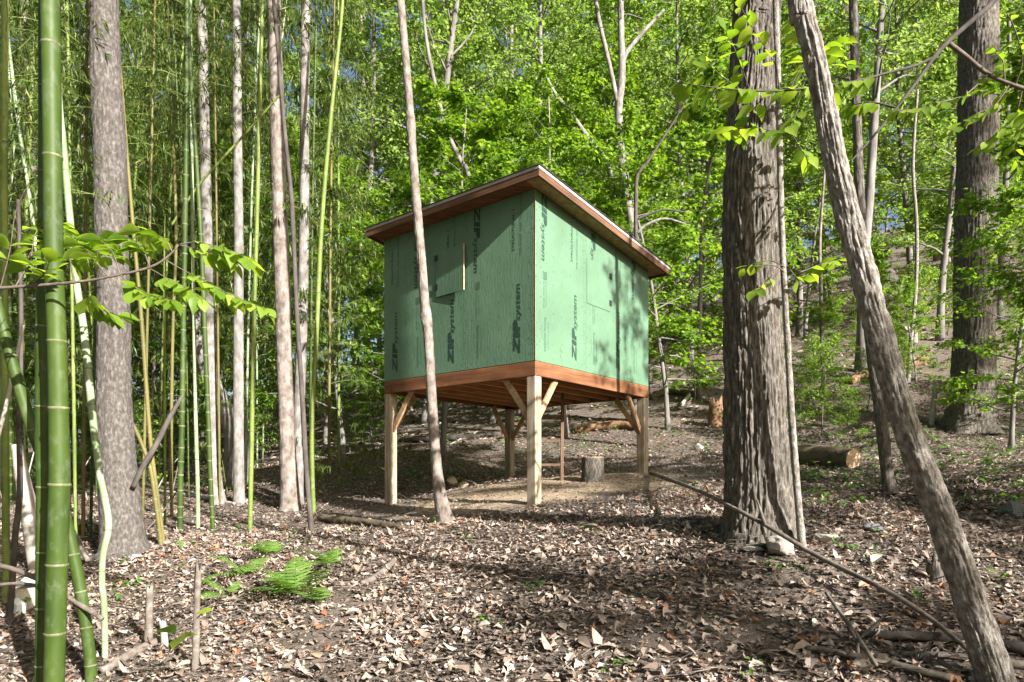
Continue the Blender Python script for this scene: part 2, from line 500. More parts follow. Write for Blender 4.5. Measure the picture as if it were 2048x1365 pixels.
# ------------------------------------------------------------------ tubes
def frames(P):
    P = np.asarray(P, float)
    T = np.gradient(P, axis=0); T /= np.linalg.norm(T, axis=1)[:, None] + 1e-12
    ref = np.array([0, 1, 0.0]) if abs(T[0][1]) < .9 else np.array([1, 0, 0.0])
    U = np.zeros_like(P); W = np.zeros_like(P)
    u = ref - T[0] * (ref @ T[0])
    for i in range(len(P)):
        u = u - T[i] * (u @ T[i]); u /= np.linalg.norm(u) + 1e-12
        U[i] = u; W[i] = np.cross(T[i], u)
    return T, U, W

def tube(P, R, n=8, disp=None, caps=True, rag=0.0):
    P = np.asarray(P, float); R = np.broadcast_to(np.asarray(R, float), (len(P),)).copy()
    T, U, W = frames(P)
    th = np.linspace(0, 2 * np.pi, n, endpoint=False)
    c, s = np.cos(th), np.sin(th)
    rr = R[:, None] * np.ones(n)
    if disp is not None:
        L = np.concatenate([[0], np.cumsum(np.linalg.norm(np.diff(P, axis=0), axis=1))])
        rr = rr + disp(np.broadcast_to(th, rr.shape), np.broadcast_to(L[:, None], rr.shape), rr)
    V = P[:, None] + rr[..., None] * (U[:, None] * c[None, :, None] + W[:, None] * s[None, :, None])
    if rag: V[-1] += T[-1] * (np.abs(RNG.normal(0, rag, n)))[:, None]
    m = len(P)
    i = np.arange(m * n).reshape(m, n)
    F = np.stack([i[:-1], np.roll(i, -1, 1)[:-1], np.roll(i, -1, 1)[1:], i[1:]], -1).reshape(-1, 4)
    V = V.reshape(-1, 3)
    Fs = [F]
    if caps:
        V = np.concatenate([V, P[:1], P[-1:] + (T[-1:] * (-.3 * rag))])
        a, b = m * n, m * n + 1
        k = np.arange(n)
        Fs.append(np.concatenate([np.stack([np.full(n, a), (k + 1) % n, k], -1), np.stack([np.full(n, b), (m - 1) * n + k, (m - 1) * n + (k + 1) % n], -1)]))
    return V, Fs

def smooth_path(pts, step):
    """Catmull-Rom through rows of pts"""
    p = np.asarray(pts, float)
    if len(p) == 2:
        n = max(2, int(np.linalg.norm(p[1][:3] - p[0][:3]) / step) + 1)
        t = np.linspace(0, 1, n)[:, None]
        return p[0] * (1 - t) + p[1] * t
    q = np.concatenate([[2 * p[0] - p[1]], p, [2 * p[-1] - p[-2]]])
    out = []
    for i in range(1, len(q) - 2):
        n = max(1, int(np.linalg.norm(q[i + 1][:3] - q[i][:3]) / step))
        for t in np.arange(n) / n:
            out.append(.5 * (2 * q[i] + (q[i + 1] - q[i - 1]) * t + (2 * q[i - 1] - 5 * q[i] + 4 * q[i + 1] - q[i + 2]) * t * t + (3 * q[i] - q[i - 1] - 3 * q[i + 1] + q[i + 2]) * t ** 3))
    out.append(p[-1])
    return np.array(out)

def box_pts(o, a, b, c):
    """box from corner o with edge vectors a, b, c"""
    o, a, b, c = [np.asarray(v, float) for v in (o, a, b, c)]
    V = np.array([o, o + a, o + a + b, o + b, o + c, o + a + c, o + a + b + c, o + b + c])
    F = np.array([(0, 3, 2, 1), (4, 5, 6, 7), (0, 1, 5, 4), (1, 2, 6, 5), (2, 3, 7, 6), (3, 0, 4, 7)])
    return V, [F]

def box_obj(name, mat, parent, o, a, b, c, bev=.003):
    V, F = box_pts(o, a, b, c)
    me = bpy.data.meshes.new(name)
    bm = bmesh.new()
    vs_ = [bm.verts.new(v) for v in V]
    for f in F[0]: bm.faces.new([vs_[i] for i in f])
    bmesh.ops.recalc_face_normals(bm, faces=bm.faces[:])
    if bev: bmesh.ops.bevel(bm, geom=bm.edges[:], offset=bev, segments=1, affect='EDGES')
    bm.to_mesh(me); bm.free()
    return link(name, me, mat, parent)

def set_axis_origin(o, origin, ax):
    """give a board its own local frame (x along ax) so its grain follows it"""
    ax = Vector(ax).normalized()
    z = Vector((0, 0, 1))
    if abs(ax.z) > .95: z = Vector((0, 1, 0))
    y = z.cross(ax).normalized(); z = ax.cross(y)
    Rm = Matrix((ax, y, z)).transposed().to_4x4()
    mw = Matrix.Translation(Vector(origin)) @ Rm
    off = Vector((0, 0, 0)); q = o.parent
    while q is not None:
        off = off + Vector(q.location); q = q.parent
    o.data.transform(mw.inverted())
    o.matrix_local = Matrix.Translation(-off) @ mw
    return o

# ------------------------------------------------------------------ the hut
HWALL = 2.24
SLOPE = .32 / 3.145                            # the roof falls along the right wall
Z3 = np.array([0, 0, 1.0])
hut_base = HN + LD * LW / 2 + RD * RW / 2
hut_base = np.array([hut_base[0], hut_base[1], float(gz(hut_base[0], hut_base[1]))])
hut = empty('elevated_hut', hut_base, 'green sheathed playhouse on four timber posts with a flat sloping roof', 'playhouse')
def hp(l, r, z): return HN + LD * l + RD * r + Z3 * z
def board(name, mat, p0, axis, length, side, w, up, h, bev=.004, parent=None):
    axis, side, up = [np.asarray(v, float) for v in (axis, side, up)]
    o = box_obj(name, mat, parent or hut, p0, axis * length, side * w, up * h, bev)
    return set_axis_origin(o, p0, axis)
# posts, knee braces
inset = .004
for (a, b), zb in zip(((0, 0), (1, 0), (0, 1), (1, 1)), _pz):
    l0 = inset if a == 0 else LW - POSTW - inset
    r0 = inset if b == 0 else RW - POSTW - inset
    zz = min(float(gz(*hp(l0 + dl, r0 + dr, 0)[:2])) for dl in (0, POSTW) for dr in (0, POSTW)) - .12
    box_obj('post', M['post'], hut, hp(l0, r0, zz), LD * POSTW, RD * POSTW, Z3 * (UND - zz - .002), .006)
    for d, s in ((LD, 1 if a == 0 else -1), (RD, 1 if b == 0 else -1)):
        c = hp(l0 + POSTW / 2, r0 + POSTW / 2, 0)
        d = d * s
        side = np.cross(Z3, d)
        p0 = c + d * (POSTW / 2 - .02) + Z3 * (UND - .58) - side * .02
        p1 = c + d * (POSTW / 2 + .43) + Z3 * (UND + .02) - side * .02
        ax = (p1 - p0); L = np.linalg.norm(ax); ax = ax / L
        nrm = np.cross(ax, side)
        board('knee_brace', M['brace'], p0 - nrm * .045, ax, L, side, .038, nrm, .085)
# rim boards, joists, deck
T = .038
board('rim_board', M['stain'], hp(0, 0, UND), LD, LW, RD, T, Z3, RIM - .012)
board('rim_board', M['stain'], hp(0, RW - T, UND), LD, LW, RD, T, Z3, RIM - .012)
board('rim_board', M['stain'], hp(0, T + .001, UND + .002), RD, RW - 2 * T - .002, LD, T, Z3, RIM - .014)
board('rim_board', M['stain'], hp(LW - T, T + .001, UND + .002), RD, RW - 2 * T - .002, LD, T, Z3, RIM - .014)
for k in range(1, 8):
    board('joist', M['stain_lo'], hp(k * LW / 8 - T / 2, T + .002, UND + .012), RD, RW - 2 * T - .004, LD, T, Z3, RIM - .03)
board('deck_board', M['soffit'], hp(.01, .01, ZB - .0175), LD, LW - .02, RD, RW - .02, Z3, .016, .001)
rims = [o for o in hut.children if o.name.startswith('rim_board')]
def screws(rim, c, out, ts):
    th = np.linspace(0, 2 * np.pi, 8, endpoint=False); a = np.cross(Z3, out)
    for d, z in ts:
        p = c + a * d + Z3 * z
        r0 = np.outer(np.cos(th), a) + np.outer(np.sin(th), Z3)
        V = np.concatenate([p + r0 * .011 + out * .001, p + r0 * .009 + out * .005, [p + out * .006]])
        k = np.arange(8); q = (k + 1) % 8
        o = mesh_np('screw', V, [np.stack([k, q, q + 8, k + 8], -1), np.stack([k + 8, q + 8, np.full(8, 16)], -1)])
        o.materials.append(M['metal'])
        ob = bpy.data.objects.new('screw', o); COL.objects.link(ob); ob.parent = rim
        ob.matrix_parent_inverse = (Matrix.Translation(hut.location) @ rim.matrix_local).inverted()
screws(rims[0], hp(0, 0, UND), -RD, [(-.03, .04), (-.035, .10), (-.03, .155)])
screws(rims[2], hp(0, 0, UND), -LD, [(.025, .05), (.07, .10), (.025, .14)])
# walls
PW = 1.2192
def wall_panel(o3, u, out, u0, u1, top0, top1, first, parent=hut):
    """sheathing panel from u0 to u1 along u; tops in height above ZB"""
    t = .011; g = .0015
    A = o3 + u * (u0 + g); B = o3 + u * (u1 - g)
    V = np.array([A, B, B + Z3 * top1, A + Z3 * top0] + [p - out * t for p in (A, B, B + Z3 * top1, A + Z3 * top0)])
    Fq = np.array([(0, 1, 2, 3), (7, 6, 5, 4), (0, 4, 5, 1), (1, 5, 6, 2), (2, 6, 7, 3), (3, 7, 4, 0)])
    o = link('wall_panel', mesh_np('wall_panel', V, [Fq]), M['panel'], parent)
    bm = bmesh.new(); bm.from_mesh(o.data)
    bmesh.ops.recalc_face_normals(bm, faces=bm.faces[:]); bm.to_mesh(o.data); bm.free()
    return o

def text_mesh(txt, size, bold=0.0, shear=0.0, length=None):
    c = bpy.data.curves.new('print', 'FONT')
    c.body = txt; c.size = size; c.offset = bold * size; c.shear = shear; c.resolution_u = 3
    o = bpy.data.objects.new('print', c); COL.objects.link(o)
    dg = bpy.context.evaluated_depsgraph_get()
    me = bpy.data.meshes.new_from_object(o.evaluated_get(dg))
    bpy.data.objects.remove(o); bpy.data.curves.remove(c)
    n = len(me.vertices); co = np.zeros(n * 3); me.vertices.foreach_get('co', co); co = co.reshape(-1, 3)
    F = [tuple(p.vertices) for p in me.polygons]
    bpy.data.meshes.remove(me)
    co[:, 0] -= co[:, 0].min()
    if length: co[:, 0] *= length / co[:, 0].max()
    return co, F

def zip_logo(L):
    """wide slanted capitals ZIP, then lower-case system; total length L, cap height L/7.9"""
    h = L / 7.9
    polys = [[(0, 0), (1.62, 0), (1.62, .24), (.62, .24), (1.62, .80), (1.62, 1), (.1, 1), (.1, .77), (1.0, .77), (0, .22)],
             [(1.72, 0), (2.28, 0), (2.28, 1), (1.72, 1)],
             [(2.40, 0), (2.95, 0), (2.95, .36), (3.3, .36), (3.62, .5), (3.7, .72), (3.6, .9), (3.35, 1), (2.40, 1)]]
    V = []; F = []
    for p in polys:
        F.append(tuple(range(len(V), len(V) + len(p))))
        V += [((x + .28 * y) * h, y * h, 0) for x, y in p]
    co, f2 = text_mesh('system', h * 1.05, .012, .22, L * .535)
    co[:, 0] += L * .465
    n = len(V)
    V = np.concatenate([np.array(V, float), co])
    F += [tuple(i + n for i in q) for q in f2]
    # trade mark dot
    n = len(V); th = np.linspace(0, 2 * np.pi, 6, endpoint=False)
    V = np.concatenate([V, np.stack([L * 1.015 + .05 * h * np.cos(th), h * .95 + .05 * h * np.sin(th), 0 * th], -1)])
    F.append(tuple(range(n, n + 6)))
    return V, F

def put_print(panel, name, VF, o3, u, out, u_base, v0, ccw, u0, u1, top0, top1, mat):
    """print standing on a wall: ccw reads upwards, else downwards; u_base is the baseline"""
    co, F = VF
    x, y = co[:, 0], co[:, 1]
    if ccw: uu, vv = u_base - y, v0 + x
    else: uu, vv = u_base + y, v0 - x
    P = o3 + np.outer(uu, u) + np.outer(vv, Z3) + out * .0025
    me = bpy.data.meshes.new(name)
    me.from_pydata([tuple(p) for p in P], [], F)
    bm = bmesh.new(); bm.from_mesh(me)
    def cut(pt, no):
        bmesh.ops.bisect_plane(bm, geom=bm.verts[:] + bm.edges[:] + bm.faces[:], plane_co=pt, plane_no=no, clear_outer=True)
    e = .004
    A = o3 + u * u0 + Z3 * (top0 - e); B = o3 + u * u1 + Z3 * (top1 - e)
    nrm = np.cross(out, B - A); nrm = nrm / np.linalg.norm(nrm)
    if nrm[2] < 0: nrm = -nrm
    cut(A, nrm); cut(o3 + u * (u1 - e), u); cut(o3 + u * (u0 + e), -u)
    k = len(bm.faces)
    bm.to_mesh(me); bm.free()
    if k:
        o = link(name, me, mat, panel)
        if name != 'logo_print': tag(o, kind='stuff')
        return o

LOGO = zip_logo(.93)
T_STR = text_mesh('STRUCTURAL 1', .055, .02, 0, .56)
T_ROOF = text_mesh('THE ROOF AND WALL SYSTEM', .05, .01, 0, .86)
T_ADV = text_mesh('AdvanTech Flooring', .06, .008, 0, .46)
T_S1 = text_mesh('Always install with taped seams to manufacturer', .024, 0, 0, .38)
T_S2 = text_mesh('for use under', .02, 0, 0, .2)
T_ST = text_mesh('EXPOSURE 1  SPAN 24/16  PS 2', .03, .004, 0, .36)
T_ST2 = text_mesh('THIS SIDE OUT  WIDTH 48 X 96', .022, 0, 0, .34)
T_SO = text_mesh('SO', .05, .02, 0, .07)
def stamp_box():
    V = []; F = []
    for (a, b, c, d) in ((0, 0, .1, .006), (0, .074, .1, .08), (0, .006, .006, .074), (.094, .006, .1, .074)):
        n = len(V); V += [(a, b, 0), (c, b, 0), (c, d, 0), (a, d, 0)]; F.append((n, n + 1, n + 2, n + 3))
    co, f = T_SO; n = len(V)
    V = np.concatenate([np.array(V, float), co + np.array([.015, .02, 0])])
    return V, F + [tuple(i + n for i in q) for q in f]
T_BOX = stamp_box()

def dress(panel, o3, u, out, pl, u0, u1, top0, top1, seed):
    """all print and nails of one panel; pl is where its full 4 ft sheet begins"""
    a = (o3, u, out); c = (u0, u1, top0, top1)
    ink, soft = M['ink'], M['ink_soft']
    put_print(panel, 'logo_print', LOGO, *a, pl + .97, .12, True, *c, ink)
    put_print(panel, 'logo_print', LOGO, *a, pl + .14, 2.27, False, *c, ink)
    put_print(panel, 'lettering', T_STR, *a, pl + .87, 1.50, True, *c, ink)
    put_print(panel, 'lettering', T_ROOF, *a, pl + 1.0, 1.42, True, *c, soft)
    put_print(panel, 'lettering', T_ADV, *a, pl + .23, .14, True, *c, soft)
    put_print(panel, 'small_print', T_S1, *a, pl + .29, .18, True, *c, soft)
    put_print(panel, 'small_print', T_S2, *a, pl + .15, .30, True, *c, soft)
    put_print(panel, 'stamp_mark', T_BOX, *a, pl + .25, 1.10, True, *c, ink)
    put_print(panel, 'small_print', T_ST, *a, pl + .20, .72, True, *c, soft)
    put_print(panel, 'small_print', T_ST2, *a, pl + .245, .74, True, *c, soft)
    put_print(panel, 'edge_print', text_mesh('1 2 3 4 5 6 7 8 9 10 11 12 fastener line 1 2 3 4 5 6 7 8 9 10 11 12', .02, 0, 0, 2.0), *a, pl + 1.17, .1, True, *c, soft)
    rg = np.random.default_rng(seed)
    mb = MB()
    th = np.linspace(0, 2 * np.pi, 6, endpoint=False)
    for gu in (.02, .1, .41, .61, .81, 1.12, 1.2):
        edge = gu < .05 or gu > 1.15
        for gv in np.arange(.04, 2.3, .15 if edge else .2):
            uu = pl + gu + rg.normal(0, .006); vv = gv + rg.normal(0, .015) + gu * .05
            if not (u0 + .01 < uu < u1 - .01): continue
            tp = top0 + (top1 - top0) * (uu - u0) / (u1 - u0)
            if vv > tp - .02: continue
            r = rg.uniform(.005, .009)
            p = o3 + u * uu + Z3 * vv + out * .0022
            mb.add(p + np.outer(np.cos(th) * r, u) + np.outer(np.sin(th) * r * 1.3, Z3), [np.array([[0, 1, 2, 3, 4, 5]])])
    if mb.n: tag(link('nail_marks', mb.mesh('nail_marks'), M['nail'], panel), kind='stuff')

# left wall seen from outside runs from its far end (u=0) to the near corner (u=LW)
oL = hp(LW, 0, ZB); uL = -LD; outL = -RD
ed = LW - 2 * PW
seamsL = [0, ed, ed + PW, LW]
for i in range(3):
    u0, u1 = seamsL[i], seamsL[i + 1]
    p = wall_panel(oL, uL, outL, u0, u1, HWALL, HWALL, i == 0)
    dress(p, oL, uL, outL, u1 - PW, u0, u1, HWALL, HWALL, i)
oR = hp(.0, .0, ZB) + RD * .0; uR = RD; outR = -LD
seamsR = [0, PW, 2 * PW, RW]
ht = lambda r: HWALL - SLOPE * r
for i in range(3):
    u0, u1 = seamsR[i], seamsR[i + 1]
    p = wall_panel(oR, uR, outR, u0, u1, ht(u0), ht(u1), False)
    dress(p, oR, uR, outR, u0, u0, u1, ht(u0), ht(u1), 5 + i)
# the two walls turned away
for i in range(3):
    wall_panel(hp(0, RW, ZB), LD, RD, [0, PW, 2 * PW][i], [PW, 2 * PW, LW][i], ht(RW), ht(RW), False)
    wall_panel(hp(LW, RW, ZB), -RD, LD, RW - seamsR[i + 1], RW - seamsR[i], ht(seamsR[i + 1]), ht(seamsR[i]), False)
# pale edge of the sheathing at the corner
box_obj('corner_strip', M['brace'], hut, hp(-.003, -.003, ZB + .004), LD * .0028, RD * .007, Z3 * (HWALL - .03), 0)
# hatch in the left wall: hinged at its far side, ajar
ang = math.radians(3.2)
h0 = oL + uL * (ed + PW - .60) + Z3 * 1.13
hd = uL * math.cos(ang) + outL * math.sin(ang); hn = outL * math.cos(ang) - uL * math.sin(ang)
hatch = box_obj('hatch', M['panel'], hut, h0 + hn * .004, hd * .585, hn * .012, Z3 * .66, .001)
box_obj('hatch_edge', M['cut'], hatch, h0 + hd * .586 + hn * .002, hd * .004, hn * .016, Z3 * .655, 0)
for z in (.10, .53):
    box_obj('hinge', M['black'], hatch, h0 - uL * .03 + hn * .0165 + Z3 * z, hd * .075, hn * .006, Z3 * .085, .001)
# hatch in the right wall, shut
h1 = oR + uR * (PW + .02) + Z3 * 1.0
hatch2 = box_obj('hatch', M['panel'], hut, h1 + outR * .003, uR * .66, outR * .004, Z3 * .66, .001)
for z in (.09, .50):
    box_obj('hinge', M['black'], hatch2, h1 + uR * .625 + outR * .008 + Z3 * z, uR * .07, outR * .005, Z3 * .085, .001)
# roof: soffit, rafters hidden, fascia, drip edge, shingle courses
OL, OR, OB = .26, .27, .12
def rp(l, r, dz): return hp(l, r, ZB + HWALL - SLOPE * r + dz)
roof = link('roof', mesh_np('roof', np.array([rp(-OL, -OR, .085), rp(LW + OB, -OR, .085), rp(LW + OB, RW + OR, .085), rp(-OL, RW + OR, .085),
        rp(-OL, -OR, .098), rp(LW + OB, -OR, .098), rp(LW + OB, RW + OR, .098), rp(-OL, RW + OR, .098)]),
        [np.array([(0, 1, 2, 3), (7, 6, 5, 4), (0, 4, 5, 1), (1, 5, 6, 2), (2, 6, 7, 3), (3, 7, 4, 0)])]), M['soffit'], hut)
FT, FH = .036, .105
def slab(name, mat, l0, l1, r0, r1, z0, z1, parent):
    V = np.array([rp(l, r, z) for z in (z0, z1) for l, r in ((l0, r0), (l1, r0), (l1, r1), (l0, r1))])
    o = link(name, mesh_np(name, V, [np.array([(0, 1, 2, 3), (7, 6, 5, 4), (0, 4, 5, 1), (1, 5, 6, 2), (2, 6, 7, 3), (3, 7, 4, 0)])]), mat, parent)
    bm = bmesh.new(); bm.from_mesh(o.data); bmesh.ops.recalc_face_normals(bm, faces=bm.faces[:])
    bm.to_mesh(o.data); bm.free()
    return o
def fascia(l0, l1, r0, r1, ax, top):
    o = slab('fascia_board', M['fascia'], l0, l1, r0, r1, .084 - FH, .084, roof)
    return set_axis_origin(o, rp(l0, r0, 0), ax)
rdx = RD - Z3 * SLOPE
fascia(-OL, LW + OB, -OR, -OR + FT, LD, 0)
fascia(-OL, LW + OB, RW + OR - FT, RW + OR, LD, 0)
fascia(-OL, -OL + FT, -OR + FT + .001, RW + OR - FT - .001, rdx, 0)
fascia(LW + OB - FT, LW + OB, -OR + FT + .001, RW + OR - FT - .001, rdx, 0)
zs0, zs1 = .006, .016
slab('soffit_board', M['soffit'], -OL + FT + .001, -.001, -OR + FT + .001, RW + OR - FT - .001, zs0, zs1, roof)
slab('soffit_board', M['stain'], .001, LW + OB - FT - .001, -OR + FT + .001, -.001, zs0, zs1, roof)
slab('soffit_board', M['soffit'], .001, LW + OB - FT - .001, RW + .014, RW + OR - FT - .001, zs0, zs1, roof)
slab('soffit_board', M['soffit'], LW + .014, LW + OB - FT - .001, .002, RW, zs0, zs1, roof)
e = .006
slab('drip_edge', M['metal'], -OL - e, LW + OB + e, -OR - e, -OR - .0015, .066, .104, roof)
slab('drip_edge', M['metal'], -OL - e, LW + OB + e, RW + OR + .0015, RW + OR + e, .066, .104, roof)
slab('drip_edge', M['metal'], -OL - e, -OL - .0015, -OR - .001, RW + OR + .001, .066, .104, roof)
slab('drip_edge', M['metal'], LW + OB + .0015, LW + OB + e, -OR - .001, RW + OR + .001, .066, .104, roof)
ncr = 26
for k in range(ncr):
    r0 = -OR - .02 + k * (RW + 2 * OR + .04) / ncr; r1 = r0 + (RW + 2 * OR + .04) / ncr + .02
    z = .160 + .001 * (ncr - k) * 0
    V = np.array([rp(l, r, zz) for (r, zz) in ((r0, .106), (r1, .112)) for l in (-OL - .02, LW + OB + .02)] +
                 [rp(l, r, zz) for (r, zz) in ((r0, .112), (r1, .119)) for l in (-OL - .02, LW + OB + .02)])
    link('shingle_course', mesh_np('shingle_course', V, [np.array([(0, 1, 3, 2), (4, 6, 7, 5), (0, 4, 5, 1), (2, 3, 7, 6), (0, 2, 6, 4), (1, 5, 7, 3)])]), M['shingle'], roof)

# ladder under the hut
lb = hit(1101, 963)
lad = empty('ladder', lb, 'short brown wooden ladder standing under the green playhouse', 'ladder')
YL = lb[1]
lw = 46 / F_PX * YL
ltop = (UND + .1)
lean = .10
zb = lb[2] - .04
for s in (-1, 1):
    p0 = np.array([lb[0] + s * lw / 2 - .025, YL, zb])
    ax = np.array([.02, lean * 1.0, ltop - zb]); L = np.linalg.norm(ax)
    o = box_obj('rail', M['ladder'], lad, p0, ax, np.array([.05, 0, 0]), np.array([0, .075, 0]), .003)
for zpx in (836, 882, 930):
    z = (HOR - zpx) / F_PX * YL
    t = (z - zb) / (ltop - zb)
    box_obj('rung', M['ladder'], lad, np.array([lb[0] - lw / 2 + .02 + .02 * t, YL + lean * t + .01, z - .02]), np.array([lw - .045, 0, 0]), np.array([0, .05, 0]), np.array([0, 0, .04]), .003)

#@@REST
# ------------------------------------------------------------------ generated trees (shared meshes)
def rand_path(rg, p, d, L, n, wob, lift=0.0):
    P = [np.array(p, float)]; d = np.array(d, float)
    for i in range(n):
        d = d + rg.normal(0, wob, 3) + np.array([0, 0, lift])
        d /= np.linalg.norm(d)
        P.append(P[-1] + d * L / n)
    return np.array(P)

def gen_tree(seed, H, r0, first, nb, spread, nsub, nleaf, size, shape, up=.35, wob=.05, flat=.35, taper=.85, jit=.1, fork=False):
    rg = np.random.default_rng(seed)
    wood = MB(); lv = MB()
    P = rand_path(rg, (0, 0, -.15), (0, 0, 1), H, 14, wob * .6, .06)
    Rr = r0 * (1 - taper * np.linspace(0, 1, len(P)) ** 1.1); Rr[0] *= 1.35
    wood.add(*tube(P, Rr, 9))
    hs = np.linspace(0, 1, len(P)) * H
    pos, dirs = [], []
    az = rg.uniform(0, 6.28)
    for i in range(nb):
        h = first + (H - first) * ((i + rg.uniform(0, .9)) / nb) ** .9
        h = min(h, H * .995)
        az += 2.4 + rg.normal(0, .3)
        q = np.array([np.interp(h, hs, P[:, k]) for k in range(3)])
        f = (h - first) / (H - first + 1e-6)
        L = spread * (1 - .62 * f) * rg.uniform(.65, 1.1)
        u = up + .5 * f
        d = np.array([math.cos(az), math.sin(az), u])
        B = rand_path(rg, q, d / np.linalg.norm(d), L, 7, .12, -.02)
        rb = max(.006, np.interp(h, hs, Rr) * .42)
        wood.add(*tube(B, rb * (1 - .85 * np.linspace(0, 1, 8)), 5, caps=False))
        for j in range(nsub):
            t = rg.uniform(.22, 1) * 7; k = min(int(t), 6); s = B[k] + (B[k + 1] - B[k]) * (t - k)
            dd = B[k + 1] - B[k]; dd /= np.linalg.norm(dd)
            sd = np.cross(dd, Z3) * (1 if j % 2 else -1)
            sdir = dd * .7 + sd * rg.uniform(.4, 1.1) + np.array([0, 0, rg.normal(.0, .18)])
            sdir /= np.linalg.norm(sdir)
            Ls = L * rg.uniform(.2, .42) * (1.15 - .5 * t / 7)
            S = rand_path(rg, s, sdir, Ls, 4, .15, -.03)
            wood.add(*tube(S, np.linspace(rb * .35, .002, 5), 3, caps=False))
            tt = rg.uniform(.1, 1.05, nleaf) * 4
            kk = np.minimum(tt.astype(int), 3)
            pp = S[kk] + (S[kk + 1] - S[kk]) * (tt - kk)[:, None]
            pos.append(pp + rg.normal(0, 1, (nleaf, 3)) * np.array([jit, jit, jit * .45]))
            dirs.append(np.tile(sdir, (nleaf, 1)))
    pos = np.concatenate(pos); dirs = np.concatenate(dirs)
    n = len(pos)
    yaw = np.arctan2(-dirs[:, 0], dirs[:, 1]) + rg.normal(0, .9, n)
    R = rot_mats(yaw, rg.normal(-.35, flat, n), rg.normal(0, flat, n))
    scatter(lv, shape, pos, R, size * rg.uniform(.6, 1.25, n), np.clip(rg.normal(.45, .24, n), 0, 1))
    return wood.mesh('wood', True), lv.mesh('leaves')

LIB = {
    'under': [gen_tree(11 + i, 8.5, .07, 1.1, 34, 3.0, 8, 28, .14, MAPLE if i % 2 == 0 else OVATE_S, .25, .07, .38) for i in range(4)],
    'shrub': [gen_tree(41 + i, 2.6, .022, .25, 20, 1.1, 5, 16, .085, OVATE_S, .5, .1, .5) for i in range(3)],
    'tall': [gen_tree(61 + i, 21, .19, 8.5, 30, 4.6, 8, 26, .19, RHOMB, .55, .035, .5, .8, .22) for i in range(3)],
    'low': [gen_tree(81 + i, 17, .13, 2.6, 40, 4.0, 8, 28, .19, OVATE_S, .4, .05, .42, .85, .16) for i in range(3)],
}
for k, m in (('under', 'bark_far'), ('shrub', 'twig'), ('tall', 'bark_far'), ('low', 'bark_far')):
    for w, l in LIB[k]:
        w.materials.append(M[m]); l.materials.append(M['leaf' if k in ('under', 'shrub') else 'leaf_far'])

def local(name, me, parent):
    o = bpy.data.objects.new(name, me); COL.objects.link(o); o.parent = parent
    return o

def plant_tree(kind, var, x, y, rz, sc, name, label, cat, group, sink=0.0, tilt=0.0):
    t = empty(name, (x, y, float(gz(x, y)) - sink), label, cat, group)
    t.rotation_euler = (tilt, tilt * .6, rz); t.scale = (sc, sc, sc)
    w, l = LIB[kind][var % len(LIB[kind])]
    local('trunk', w, t); local('crown', l, t)
    return t

ZONES = [(-9e9, 330, 'beyond the bamboo'), (330, 700, 'behind the pale trunks'), (700, 1345, 'behind the playhouse'),
         (1345, 1620, 'beside the furrowed trunk'), (1620, 9e9, 'past the leaning trunk')]
def zone(x, y):
    px = 1024 + x / y * F_PX
    for a, b, s in ZONES:
        if a <= px < b: return s
rg = np.random.default_rng(5)
taken = []
def free(x, y, d):
    if any((x - a) ** 2 + (y - b) ** 2 < d * d for a, b in taken): return False
    taken.append((x, y)); return True
# young leafy trees, first the ones that fill the view over the playhouse roof
fixed = [(-1.6, 15.2, 1.0), (1.3, 16.0, 1.05), (3.6, 15.4, .95), (-4.2, 16.5, 1.0), (5.2, 18.5, 1.0), (.2, 19.5, 1.15), (-7.6, 18, 1.05),
         (3.4, 20.5, 1.1), (-2.8, 21, 1.2), (-11, 20.5, 1.1), (-6, 24, 1.2), (10.8, 24.5, 1.15), (16.5, 24, 1.2), (-15, 24, 1.2), (-8.5, 15.5, .8), (-11.5, 17, .9), (-5.6, 20, 1.0), (-9, 26, 1.2), (-.5, 25, 1.25), (4.5, 26, 1.25), (8, 29, 1.3), (-3.8, 29, 1.3), (14, 29, 1.3), (20, 30, 1.3), (2, 31, 1.3), (-12, 30, 1.3), (-19, 29, 1.2)]
for i, (x, y, s) in enumerate(fixed):
    taken.append((x, y))
    plant_tree('under', i, x, y, rg.uniform(0, 6.28), s * rg.uniform(.92, 1.06), 'understory_tree', 'slim young tree with layered leaves ' + zone(x, y), 'tree',
               'young leafy trees ' + zone(x, y), 0, rg.normal(0, .04))
for i, (x, y, s) in enumerate([(9.4, 33, 1.5), (-6.5, 30, 1.45), (-9, 38, 1.6), (0, 34, 1.5), (4.8, 38, 1.6), (-3.2, 41, 1.6), (12.5, 41, 1.6), (-4.6, 35, 1.5), (8.6, 22.5, .85), (13.8, 21.5, .9), (11.0, 25.5, .95), (17.5, 24, .95), (6.3, 23.5, .9), (-14, 22, 1.2), (-18, 26, 1.3), (-11.5, 25, 1.3), (-22, 30, 1.4), (-8.5, 21.5, 1.1), (-16, 33, 1.5)]):
    taken.append((x, y))
    plant_tree('low', i, x, y, i * 1.3, s, 'forest_tree', 'tall tree leafy down its trunk ' + zone(x, y), 'tree', 'low branched woodland trees ' + zone(x, y))
n = 0
while n < 74:
    y = rg.uniform(23, 100) if n > 20 else rg.uniform(22, 40); x = y * rg.uniform(-.95, 1.0)
    if not free(x, y, 2.6): continue
    plant_tree('low', n, x, y, rg.uniform(0, 6.28), rg.uniform(.8, 1.2) * (1.35 if y > 38 else 1), 'forest_tree', 'tall tree leafy down its trunk ' + zone(x, y), 'tree',
               'low branched woodland trees ' + zone(x, y), 0, rg.normal(0, .03)); n += 1
n = 0
